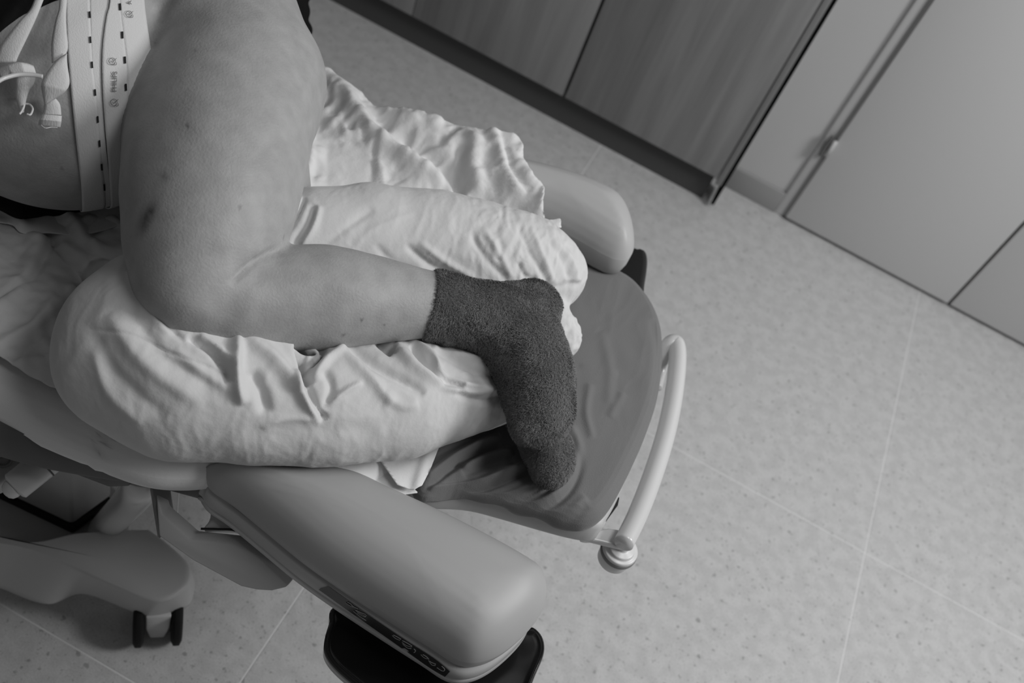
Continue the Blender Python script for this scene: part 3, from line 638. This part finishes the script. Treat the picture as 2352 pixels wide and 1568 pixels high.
def fold(line, wd, am, pw_=4):
    c = catmull(np.array(line, float), 5); d, t = polydist(px, c); return am * np.exp(-(d / wd) ** 2) * np.clip(1 - np.abs(2 * t - 1) ** pw_, 0, 1)
g = 0
front = np.clip(((Nn * (EYE - V)).sum(1) / np.linalg.norm(EYE - V, axis=1) + .15) * 2, 0, 1)
# deep folds of the near lobe
for l, wd, am in [([(430, 775), (478, 800), (515, 845), (524, 880)], 9, -.012), ([(455, 770), (500, 800), (545, 845)], 9, .004), ([(548, 765), (540, 820), (545, 880), (560, 930)], 15, .010), ([(575, 850), (600, 900), (612, 950)], 16, -.008),
                  ([(560, 775), (610, 810), (650, 850), (690, 900)], 18, .008), ([(680, 790), (697, 830), (700, 865), (712, 886)], 10, -.022), ([(700, 780), (740, 800), (700, 850)], 10, -.014), ([(705, 885), (722, 930), (748, 965)], 9, -.008),
                  ([(680, 850), (690, 900), (735, 960)], 13, .008), ([(740, 850), (760, 890), (745, 940)], 11, -.005), ([(720, 870), (745, 830), (800, 795)], 10, .005), ([(795, 790), (860, 840), (930, 880), (975, 905)], 13, -.007), ([(770, 800), (850, 870), (900, 930)], 14, .005),
                  ([(860, 775), (890, 800), (905, 812)], 10, -.012), ([(905, 790), (960, 850), (1020, 880)], 14, .007), ([(945, 795), (975, 840), (1020, 872), (1060, 888)], 8, -.010), ([(940, 780), (990, 820), (1010, 860), (1050, 880), (1150, 892)], 8, .007),
                  ([(1000, 800), (1080, 850), (1160, 868)], 12, -.005), ([(1010, 890), (1090, 900), (1165, 885)], 8, .005), ([(1040, 900), (1110, 920), (1170, 900)], 8, -.004), ([(990, 800), (1040, 815), (1120, 830)], 7, .004), ([(880, 900), (920, 930), (960, 925)], 14, .003),
                  ([(745, 935), (790, 900), (830, 880)], 7, .004), ([(560, 1000), (700, 985), (860, 985)], 22, -.002), ([(600, 985), (650, 960), (740, 965)], 9, .002)]:
    g = g + fold(l, wd * .9, am * 1.3)
for l, wd, am in [([(300, 620), (330, 700), (395, 765)], 14, .004), ([(330, 640), (360, 720), (430, 790)], 7, -.004), ([(205, 740), (260, 850), (380, 960)], 20, -.003), ([(250, 720), (330, 830), (470, 930)], 22, .004), ([(290, 700), (380, 820), (500, 890)], 18, -.003), ([(220, 790), (250, 900), (330, 970)], 16, .003),
                  ([(400, 800), (470, 860), (540, 900)], 14, .003), ([(200, 755), (300, 770), (380, 805), (480, 845), (560, 872)], 4, -.0015)]:
    g = g + fold(l, wd * .9, am * 1.3)
# far lobe
for l, wd, am in [([(700, 455), (680, 500), (640, 560)], 7, -.007), ([(690, 450), (665, 500), (635, 545)], 7, .007), ([(722, 470), (705, 520), (670, 570)], 10, -.006), ([(735, 470), (720, 520), (690, 565)], 8, .005), ([(668, 445), (655, 490), (640, 520)], 6, -.006),
                  ([(860, 560), (900, 600), (960, 625)], 12, -.003), ([(930, 560), (990, 610), (1060, 640)], 11, -.005), ([(960, 555), (1030, 605), (1090, 635)], 10, .004), ([(1080, 530), (1120, 600), (1165, 640)], 11, -.006), ([(1105, 520), (1150, 590), (1175, 640)], 10, .006),
                  ([(1140, 540), (1150, 570), (1140, 600)], 9, -.005), ([(1190, 520), (1215, 580), (1250, 640), (1270, 680)], 9, -.006), ([(1215, 520), (1240, 580), (1270, 650)], 9, .006), ([(1250, 545), (1290, 600), (1310, 660)], 9, -.005), ([(1270, 550), (1310, 600), (1325, 650)], 8, .005),
                  ([(1190, 600), (1200, 630), (1230, 640)], 8, -.006), ([(1210, 640), (1260, 660), (1330, 645)], 8, -.005), ([(1290, 640), (1330, 640)], 6, .005), ([(700, 600), (800, 520), (860, 480)], 10, -.0025), ([(800, 590), (850, 530), (950, 490)], 10, .0015)]:
    g = g + fold(l, wd * .8, am * (.6 if l[0][0] > 1000 else 1.0))
RT = np.array([[.42, .9, 0], [-.45, .45, 0], [0, 0, .6]]) * A(1, 1, 1)
big = crumple(V @ RT, 13, 2, 40) * .0022
fine = crumple(V @ RT, 30, 3, 44, .5) * .0010 + noise(V, 150, 46) * .00015
bend = px[:, 0] > 1000
g = g * 1.0 + big + fine + crumple(V @ RT, 34, 3, 48, .6) * .0034 * np.clip((px[:, 0] - 950) / 200, 0, 1) + crumple(V, 45, 2, 55) * .006 * np.exp(-((px - A(1305, 775)) ** 2).sum(1) / 45 ** 2) + crumple(V * A(1, 1, 1), 24, 2, 50) * .0015 * np.exp(-((px - A(700, 850)) ** 2).sum(1) / 220 ** 2)
V = V + Nn * (g * front)[:, None]
V = smooth_mesh(V, Q, 1, .3)
V[:, 2] = np.maximum(V[:, 2], .722)
pil = thing('pillow', 'long white cotton pillow wedged between the bent legs', 'pillow', tuple(A(-.3, .8, .73)))
pc = np_mesh('pillowcase', V, Q, M['pillow'], pil)
pil_bv = BVHTree.FromPolygons([tuple(v) for v in V], [tuple(int(i) for i in q) for q in Q])
hem = [P(157, 890, .775), P(172, 918, .768), P(198, 945, .762), P(232, 966, .758), P(268, 979, .756), P(292, 984, .757)]
tube('hem', hem, [.002, .003, .0035, .0035, .003, .002], M['pillow'], pil)
tube('hem', [p + A(.002, -.004, -.007) for p in hem], [.002, .003, .0035, .0035, .003, .002], M['pillow'], pil)

# ------------------------------------------------------------------ loose cloths on the bed
def cloth(name, poly, zf, mat_, disp, res=.0035, thick=.0012, parent=None, sharp=False):
    """sheet of cloth: pixel outline at a support height, filled by a grid clipped to the outline"""
    w3 = np.array([P(*q) for q in poly]); o2 = resample(w3[:, :2] if sharp else catmull(w3[:, :2], 6, True), 400, True)
    lo_, hi_ = o2.min(0), o2.max(0); xs = np.arange(lo_[0] - res, hi_[0] + 2 * res, res); ys = np.arange(lo_[1] - res, hi_[1] + 2 * res, res)
    X, Y = np.meshgrid(xs, ys, indexing='ij'); p = np.stack([X.ravel(), Y.ravel()], 1)
    ins = np.zeros(len(p), bool); n = len(o2)
    for i in range(n):
        a, b = o2[i], o2[(i + 1) % n]
        c = ((a[1] > p[:, 1]) != (b[1] > p[:, 1])); xi = (b[0] - a[0]) * (p[:, 1] - a[1]) / (b[1] - a[1] + 1e-12) + a[0]; ins ^= c & (p[:, 0] < xi)
    # snap the outside ring to the outline
    tree = kdtree.KDTree(n * 4); oo = resample(o2, n * 4, True)
    for i, q in enumerate(oo): tree.insert((q[0], q[1], 0), i)
    tree.balance()
    insg = ins.reshape(X.shape); near = np.zeros_like(insg)
    near[1:] |= insg[:-1]; near[:-1] |= insg[1:]; near[:, 1:] |= insg[:, :-1]; near[:, :-1] |= insg[:, 1:]; near[1:, 1:] |= insg[:-1, :-1]; near[:-1, :-1] |= insg[1:, 1:]; near[1:, :-1] |= insg[:-1, 1:]; near[:-1, 1:] |= insg[1:, :-1]
    ring = (near & ~insg).ravel(); use = ins | ring
    for i in np.where(ring)[0]:
        q = tree.find((p[i, 0], p[i, 1], 0))[0]; p[i] = (q[0], q[1])
    if zf is None:
        o3_ = resample(catmull(np.column_stack([w3[:, :2], [q[2] for q in poly]]), 6, True), 120, True); D = ((p[:, None, :] - o3_[None, :, :2]) ** 2).sum(2) + 1e-5; W_ = 1 / D ** 1.5; z = (W_ @ o3_[:, 2]) / W_.sum(1)
    else: z = zf(p[:, 0], p[:, 1])
    V = np.column_stack([p, z]); V = disp(V, ring)
    ix = -np.ones(len(p), int); ix[use] = np.arange(use.sum()); nx_, ny_ = X.shape; I = np.arange(len(p)).reshape(X.shape)
    f = np.stack([I[:-1, :-1], I[1:, :-1], I[1:, 1:], I[:-1, 1:]], -1).reshape(-1, 4); f = ix[f[use[f].all(1)]]
    o = np_mesh(name, V[use], f, mat_, parent)
    s_ = o.modifiers.new('solid', 'SOLIDIFY'); s_.thickness = thick; s_.offset = 1
    return o
def sm(x): x = np.clip(x, 0, 1); return x * x * (3 - 2 * x)
# crumpled pad on the near left
def d1_(V, ring):
    px_ = pix(V); z = crumple(V * A(1, 1.4, 0), 9, 3, 60) * .010 + crumple(V, 30, 3, 63, .6) * .0030
    for l, wd, am in [([(110, 525), (150, 600), (200, 640), (240, 700)], 14, -.006), ([(150, 500), (200, 560), (250, 620)], 16, .008), ([(90, 560), (60, 640), (0, 720)], 20, .006), ([(240, 500), (200, 570), (250, 600), (290, 590)], 14, -.006), ([(0, 690), (80, 640), (120, 560)], 8, -.005),
                      ([(0, 800), (100, 740), (180, 660)], 10, .004), ([(20, 850), (80, 790), (160, 770)], 9, -.003), ([(130, 830), (90, 760), (120, 700)], 14, .004), ([(200, 520), (250, 510), (300, 540)], 10, .006), ([(180, 660), (230, 600), (300, 600)], 12, -.005)]:
        d, t = polydist(px_, catmull(np.array(l, float), 5)); z += 1.5 * am * np.exp(-(d / wd) ** 2)
    V[:, 2] += z; return V
up1 = cloth('absorbent_pad', [(-90, 470, .732), (20, 486, .732), (60, 525, .732), (110, 510, .732), (200, 478, .732), (330, 470, .732), (400, 560, .732), (330, 720, .732), (200, 900, .732), (150, 913, .732), (80, 880, .732), (0, 832, .732), (-90, 780, .732)],
            lambda x, y: .738 + 0 * x, M['underpad'], d1_)
tag(up1, 'crinkled white absorbent pad lying on the near side of the mattress under the pillow', 'pad')
# folded sheet edge above it
def d0_(V, ring):
    px_ = pix(V); z = crumple(V, 10, 2, 66) * .004 + noise(V, 40, 69) * .001
    d, t = polydist(px_, [(0, 478), (25, 490), (50, 520)]); z += .008 * np.exp(-(d / 12) ** 2); V[:, 2] += z; return V
tw = cloth('draw_sheet', [(-90, 430, .745), (0, 447, .745), (60, 462, .745), (150, 478, .745), (300, 460, .745), (330, 500, .745), (200, 540, .745), (110, 540, .745), (50, 540, .745), (20, 520, .745), (-90, 500, .745)], lambda x, y: .746 + 0 * x, M['sheet'], d0_)
tag(tw, 'smooth white draw sheet directly under the belly', 'sheet')
# crumpled pad on the far side, lying over the far support
def d2_(V, ring):
    px_ = pix(V); z = crumple(V * A(1, 1, 0), 7.5, 3, 70) * .011 + crumple(V, 22, 3, 73, .6) * .0065
    for l, wd, am in [([(740, 190), (800, 240), (830, 290), (900, 345), (1000, 410)], 20, .018), ([(860, 250), (900, 310), (960, 350), (1030, 400)], 26, -.016), ([(1060, 350), (1050, 400), (1055, 440)], 14, -.016), ([(1085, 330), (1080, 390), (1090, 440)], 18, .012), ([(1130, 310), (1150, 380), (1180, 440)], 12, .008),
                      ([(1150, 320), (1170, 400), (1210, 440)], 9, -.006), ([(860, 330), (855, 380), (845, 430)], 7, -.007), ([(730, 300), (780, 330), (860, 325)], 14, -.006), ([(850, 250), (900, 270), (1000, 290)], 12, .006), ([(700, 290), (710, 370), (700, 430)], 10, .010), ([(800, 300), (820, 290), (835, 320)], 8, -.01)]:
        d, t = polydist(px_, catmull(np.array(l, float), 5)); z += am * np.exp(-(d / wd) ** 2)
    flat = np.clip((865 - px_[:, 0]) / 10, 0, 1) * np.clip((px_[:, 1] - 335) / 15, 0, 1) * np.clip((px_[:, 0] - 730) / 20, 0, 1)
    z = z * (1 - .8 * flat); V[:, 2] += z
    return V
def zfar(x, y):   # from the mattress up over the support cushion, then down past its edge
    return .745 + .085 * sm((x + .40) / .13) * sm((y - 1.16) / .10) + .022 * sm((-.42 - x) / .1) * sm((y - 1.1) / .1)
up2 = cloth('absorbent_pad', [(700, 175, .77), (760, 187, .77), (800, 212, .77), (870, 248, .79), (950, 268, .80), (1030, 292, .81), (1120, 306, .83), (1188, 328, .83), (1200, 372, .83), (1218, 410, .83), (1246, 432, .83), (1246, 470, .82), (1240, 520, .78), (1150, 545, .76), (1000, 530, .75), (800, 500, .75), (600, 500, .75), (560, 350, .75), (620, 220, .75)],
            None, M['underpad'], d2_)
tag(up2, 'heavily crumpled white absorbent pad behind the hips on the far side', 'pad')
# white cloth hanging between blanket and near cushion
def d3_(V, ring):
    px_ = pix(V); d, t = polydist(px_, [(955, 1120), (975, 1060), (1000, 1010)]); V[:, 2] += .004 * np.exp(-(d / 10) ** 2) + noise(V, 30, 80) * .001
    d, t = polydist(px_, [(858, 1050), (880, 1025), (900, 1000)]); V[:, 2] -= .005 * np.exp(-(d / 8) ** 2); return V
c3 = cloth('linen_corner', [(700, 1020, .73), (790, 1052, .73), (845, 1048, .73), (872, 1056, .728), (912, 1114, .724), (950, 1128, .72), (968, 1116, .724), (988, 1078, .727), (1014, 1010, .73), (1040, 960, .73), (900, 930, .73), (700, 920, .73)], None, M['sheet'], d3_, res=.003, sharp=True)
tag(c3, 'hemmed white linen corner showing between the grey blanket and the near leg pad', 'linen')
c4 = cloth('paper_towel', [(780, 1040, .712), (880, 1046, .712), (905, 1080, .712), (960, 1132, .712), (900, 1140, .712), (780, 1090, .712)], None, M['underpad'], lambda V, r: V, res=.003, sharp=True)
tag(c4, 'small bright white wedge of paper beside the near leg pad', 'paper')
c5 = cloth('tissue', [(1250, 510, .80), (1284, 503, .80), (1287, 520, .80), (1283, 535, .79), (1255, 530, .79)], lambda x, y: .80 + 0 * x, M['sheet'], lambda V, r: V + np.column_stack([0 * V[:, 0], 0 * V[:, 0], noise(V, 60, 90) * .003]), res=.003)
tag(c5, 'small pale tissue corner tucked beside the far leg support', 'tissue')

# dark garments, and a dark roll under the belly
F2 = Field(lo, hi, T.h) if False else Field((-1.25, .40, .70), (.14, 1.32, 1.20), .0048)
F2.d = np.minimum(T.d, B.d) - .007
e0 = P(46, 40, 1.07); en = P(-60, -80, 1.07) - P(46, 40, 1.07); F2.cut(e0, en)
F2.chain([S(-40, 420, .80, 60), S(60, 440, .775, 36), S(150, 450, .765, 26), S(250, 440, .76, 20)], .03)  # dark roll along the lower edge of the belly, same mesh as the top
V, Q = F2.mesh(); V = smooth_mesh(V, Q, 3); Nn, Q = normals(V, Q); V = V + Nn * (crumple(V, 8, 2, 90) * .008)[:, None]
np_mesh('top', V, Q, M['cloth_black'], who)
gv = []; nU, nW = 60, 50
robe_top = [(560, -60, .98), (600, -25, .97), (660, 30, .93), (700, 100, .86)]
for i in range(nU):
    s_ = i / (nU - 1)
    for j in range(nW):
        t = j / (nW - 1)
        u = 560 + (722 - 560) * t + (-6) * s_ * t + (3 * math.sin(18 * s_) + 3 * math.sin(41 * s_ + 1)) * t; v = -160 + (120 + 160) * s_
        p = P(u, v, .96 - .20 * s_ - .10 * t * t); gv.append(p + A(0, .02 * math.sin(9 * t + 3 * s_), 0))
gf = [(i * nW + j, i * nW + j + 1, (i + 1) * nW + j + 1, (i + 1) * nW + j) for i in range(nU - 1) for j in range(nW - 1)]
robe = mesh_obj('dark_garment', gv, gf, M['cloth_black']); s_ = robe.modifiers.new('solid', 'SOLIDIFY'); s_.thickness = .006
tag(robe, 'black garment hanging behind the hip at the top edge', 'garment')

# ------------------------------------------------------------------ monitoring belts round the belly
def strapmesh(o, r=.0011): s_ = o.modifiers.new('solid', 'SOLIDIFY'); s_.thickness = r; s_.offset = 1; return o
bA = thing('monitor_belt', 'white elastic monitoring belt nearer the chest with a row of buttonholes', 'belt', tuple(P(195, 230, 1.05)))
bB = thing('monitor_belt', 'printed white elastic monitoring belt in the groin fold next to the thigh', 'belt', tuple(P(280, 230, 1.05)))
def wrap(o, bv, off, steps=26, st=.008):
    return o
tc_ = TV.mean(0)
def belt(name, left, right, off, parent, n=90, m=10):
    o = decal(name, left, right, trunk_bv, off, M['belt'], parent, n, m)
    # carry the last row on round the underside of the body
    me = o.data; co_ = [A(*v.co) for v in me.vertices]; faces = [tuple(p.vertices) for p in me.polygons]
    used = {i for f in faces for i in f}; last = max(k for k in range(n) if all(k * m + j in used for j in range(m))); faces = [f for f in faces if max(f) < (last + 1) * m]; row = [last * m + j for j in range(m)]; prev = [(last - 3) * m + j for j in range(m)]
    cur = [co_[i] for i in row]; dr = [co_[a_] - co_[b_] for a_, b_ in zip(row, prev)]; dr = [d_ / (np.linalg.norm(d_) + 1e-9) for d_ in dr]; md = sum(dr) / m
    for s_ in range(22):
        nxt = []
        for j in range(m):
            q = cur[j] + md * .009; r = trunk_bv.find_nearest(Vector(q)); p = A(*r[0]); nn = A(*r[1]); nn = nn if nn @ (p - tc_) > 0 else -nn
            nxt.append(p + nn * off)
        md = sum((b_ - a_) for a_, b_ in zip(cur, nxt)) / m; md /= np.linalg.norm(md) + 1e-9
        i0 = len(co_); co_ += nxt; faces += [(row[j], row[j + 1], i0 + j + 1, i0 + j) for j in range(m - 1)]; row = list(range(i0, i0 + m)); cur = nxt
    faces = [f for f in faces if max(np.linalg.norm(co_[f[k]] - co_[f[k - 1]]) for k in range(4)) < .03]
    par = list(range(len(co_)))
    def fnd(x):
        while par[x] != x: par[x] = par[par[x]]; x = par[x]
        return x
    for f in faces:
        for k in f[1:]: par[fnd(k)] = fnd(f[0])
    from collections import Counter
    big_ = Counter(fnd(f[0]) for f in faces).most_common(1)[0][0]; faces = [f for f in faces if fnd(f[0]) == big_]
    us = sorted({i for f in faces for i in f}); mp_ = {i: k for k, i in enumerate(us)}; co_ = [co_[i] for i in us]; faces = [tuple(mp_[i] for i in f) for f in faces]
    o.data.clear_geometry(); o.data.from_pydata([tuple(c) for c in co_], [], faces); o.data.polygons.foreach_set('use_smooth', [True] * len(faces)); o.data.update()
    return strapmesh(o)
Al = [(150, -60), (150, 0), (154, 100), (162, 200), (171, 290), (180, 370), (186, 425), (188, 468)]
As = [(204, -60), (205, 0), (207, 60), (211, 140), (219, 215), (225, 280), (230, 350), (237, 410), (241, 462)]
Ar = [(262, -60), (255, 0), (240, 80), (233, 150), (236, 240), (242, 330), (250, 400), (258, 462)]
belt('band_half', Al, As, .0030, bA); belt('band_half', As, Ar, .0024, bA)
Bl = [(255, -30), (248, 20), (243, 36), (236, 80), (232, 130), (233, 200), (238, 280), (246, 370), (252, 458)]
Bs = [(270, -30), (272, 20), (279, 80), (286, 140), (289, 205), (291, 270), (293, 330), (296, 390), (299, 455)]
Br = [(325, -30), (327, 10), (333, 60), (342, 120), (350, 180), (348, 250), (340, 330), (330, 400), (320, 458)]
o1 = belt('band_half', Bl, Bs, .0052, bB); o2 = belt('band_half', Bs, Br, .0046, bB)
belt_bv = bvh_of(*bA.children, *bB.children)
def hole(u, v, an, parent, ln=17, wd=6):
    c_, s_ = math.cos(math.radians(an)), math.sin(math.radians(an)); a = A(s_, c_) * ln / 2; b = A(c_, -s_) * wd / 2
    return decal('buttonhole', [tuple(A(u, v) - a - b), tuple(A(u, v) + a - b)], [tuple(A(u, v) - a + b), tuple(A(u, v) + a + b)], belt_bv, .0016, M['hole'], parent, 3, 3)
for u, v in ((206, 35), (207, 92), (211, 149), (218, 212), (224, 273), (228, 328), (233, 382), (239, 428)): hole(u, v, 4, bA, 15, 4)
for u, v in ((275, 17), (280, 81), (286, 138), (288, 200), (290, 259), (291, 316), (294, 370), (297, 414)): hole(u, v, 3, bB, 16, 4.5)
def text_on(txt, u, v, size, ang, bv, off, name, parent, mt):
    cu = bpy.data.curves.new(name, 'FONT'); cu.body = txt; cu.size = 1; cu.align_x = 'CENTER'; cu.align_y = 'CENTER'; cu.offset = .012
    t = bpy.data.objects.new(name, cu); COL.objects.link(t); me = bpy.data.meshes.new_from_object(t.evaluated_get(bpy.context.evaluated_depsgraph_get())); bpy.data.objects.remove(t)
    bm = bmesh.new(); bm.from_mesh(me); c_, s_ = math.cos(math.radians(ang)), math.sin(math.radians(ang)); ok = True
    for q in bm.verts:
        x, y = q.co.x * size, -q.co.y * size; p, nn = hit(bv, u + x * c_ - y * s_, v + x * s_ + y * c_)
        if p is None: ok = False; continue
        dd = p - EYE; nn = nn if nn @ dd < 0 else -nn; q.co = Vector(p + nn * off)
    bm.to_mesh(me); bm.free(); me.materials.clear(); me.materials.append(mt); o = bpy.data.objects.new(name, me); COL.objects.link(o)
    o.parent = parent; o.matrix_parent_inverse = Matrix.Translation(-Vector(parent.location)); return o
text_on('PHILIPS', 262, 187, 14.5, -88, belt_bv, .0024, 'print', bB, M['ink'])
text_on('A', 296, 8, 13, -95, belt_bv, .0024, 'print', bB, M['ink'])
def emblem(u, v, r, parent):
    pts = [(u + r * math.cos(a), v + r * math.sin(a)) for a in np.linspace(0, 2 * math.pi, 13)]
    ss = [stroke(pts, belt_bv, .0024, .0003, M['ink'], 'e', None, 2), stroke([(u - .5 * r, v - .2 * r), (u, v + .3 * r), (u + .5 * r, v - .1 * r), (u + 1.3 * r, v - .9 * r)], belt_bv, .0024, .0003, M['ink'], 'e', None),
          stroke([(u + .2 * r, v + .9 * r), (u + 1.2 * r, v + 1.1 * r), (u + 1.3 * r, v + .3 * r)], belt_bv, .0024, .0003, M['ink'], 'e', None)]
    ss = [x for x in ss if x]
    if ss: joined('emblem', ss, parent)
emblem(256, 141, 7.5, bB); emblem(260, 234, 7.5, bB); emblem(294, 34, 7, bB)

def ribbon(name, left, right, lift, mat_, parent, n=40, m=6, r=.0010):
    """free strap: edge polylines (u, v) and lift above the body along the way"""
    l = resample(catmull(np.array(left, float), 6), n); rr = resample(catmull(np.array(right, float), 6), n); lf = np.interp(np.linspace(0, 1, n), np.linspace(0, 1, len(lift)), lift)
    V = []
    for i in range(n):
        for j in range(m):
            q = l[i] + (rr[i] - l[i]) * j / (m - 1); p, nn = hit(body_bv, *q)
            if p is None: p = P(*q, 1.0)
            d_ = EYE - p; d_ /= np.linalg.norm(d_); a_ = lf[i] if not isinstance(lf[i], tuple) else 0
            V.append(p + d_ * (a_ + .002 * math.sin(math.pi * j / (m - 1))))
    Fc = [(i * m + j, i * m + j + 1, (i + 1) * m + j + 1, (i + 1) * m + j) for i in range(n - 1) for j in range(m - 1)]
    return strapmesh(mesh_obj(name, V, Fc, mat_, parent), r)
sA_ = thing('strap', 'loose wide elastic strap end with frayed tip at the top left corner', 'strap', tuple(P(40, 120, 1.08)))
ribbon('band', [(85, -20), (70, 20), (44, 48), (12, 88), (-4, 112), (-12, 145)], [(108, -20), (100, 0), (82, 45), (60, 92), (44, 125), (37, 142)], [.03, .03, .025, .02], M['belt'], sA_)
ribbon('band_loop', [(-6, 158), (10, 152), (36, 144), (60, 146), (76, 152)], [(8, 184), (22, 170), (34, 171), (60, 168), (83, 170)], [.026, .03, .03, .022], M['belt'], sA_)
ribbon('band_tail', [(33, 176), (34, 200), (35, 222), (42, 246), (46, 262)], [(83, 172), (78, 192), (66, 212), (60, 232), (55, 258)], [.018, .02, .016, .012], M['belt'], sA_)
tube('frayed_thread', [P(u, v, z) for (u, v), z in zip(((56, 238), (68, 240), (75, 250), (70, 263), (62, 262)), [hit(body_bv, 60, 250)[0][2] + .012] * 5)], .0011, M['belt'], sA_)
tube('frayed_thread', [P(u, v, z) for (u, v), z in zip(((45, 262), (50, 255), (56, 240), (60, 215)), [hit(body_bv, 52, 250)[0][2] + .014] * 4)], .0011, M['belt'], sA_)
sB_ = thing('strap', 'twisted elastic strap end with folded tip lying beside the belt', 'strap', tuple(P(125, 200, 1.05)))
ribbon('band', [(138, -20), (135, 20), (126, 52), (118, 100), (119, 145)], [(156, -20), (152, 30), (153, 70), (156, 110), (148, 132)], [.012, .014, .018, .02], M['belt'], sB_)
ribbon('band_loop', [(153, 122), (130, 138), (108, 165), (95, 192), (97, 215), (102, 240)], [(154, 126), (155, 150), (160, 190), (150, 210), (132, 224), (118, 232)], [.024, .028, .03, .022], M['belt'], sB_)
ribbon('band_tail', [(101, 238), (100, 252), (97, 262)], [(128, 226), (138, 240), (141, 264)], [.014, .014, .014], M['belt'], sB_)
ribbon('folded_tip', [(96, 262), (90, 276), (88, 287)], [(142, 266), (141, 280), (139, 292)], [.022, .024, .02], M['belt'], sB_)
tube('frayed_thread', [P(u, v, hit(body_bv, 115, 285)[0][2] + .014) for u, v in ((94, 287), (104, 294), (118, 292), (132, 293))], .0005, M['belt'], sB_)
cath = tube('catheter_tube', [P(u, v, hit(body_bv, 60, 175)[0][2] + .034) for u, v in ((-30, 205), (0, 184), (20, 176), (45, 171), (75, 172), (98, 176))], .0024, M['plastic_light'], None)
tag(cath, 'thin pale tube crossing over the loose strap at the left edge', 'tube')
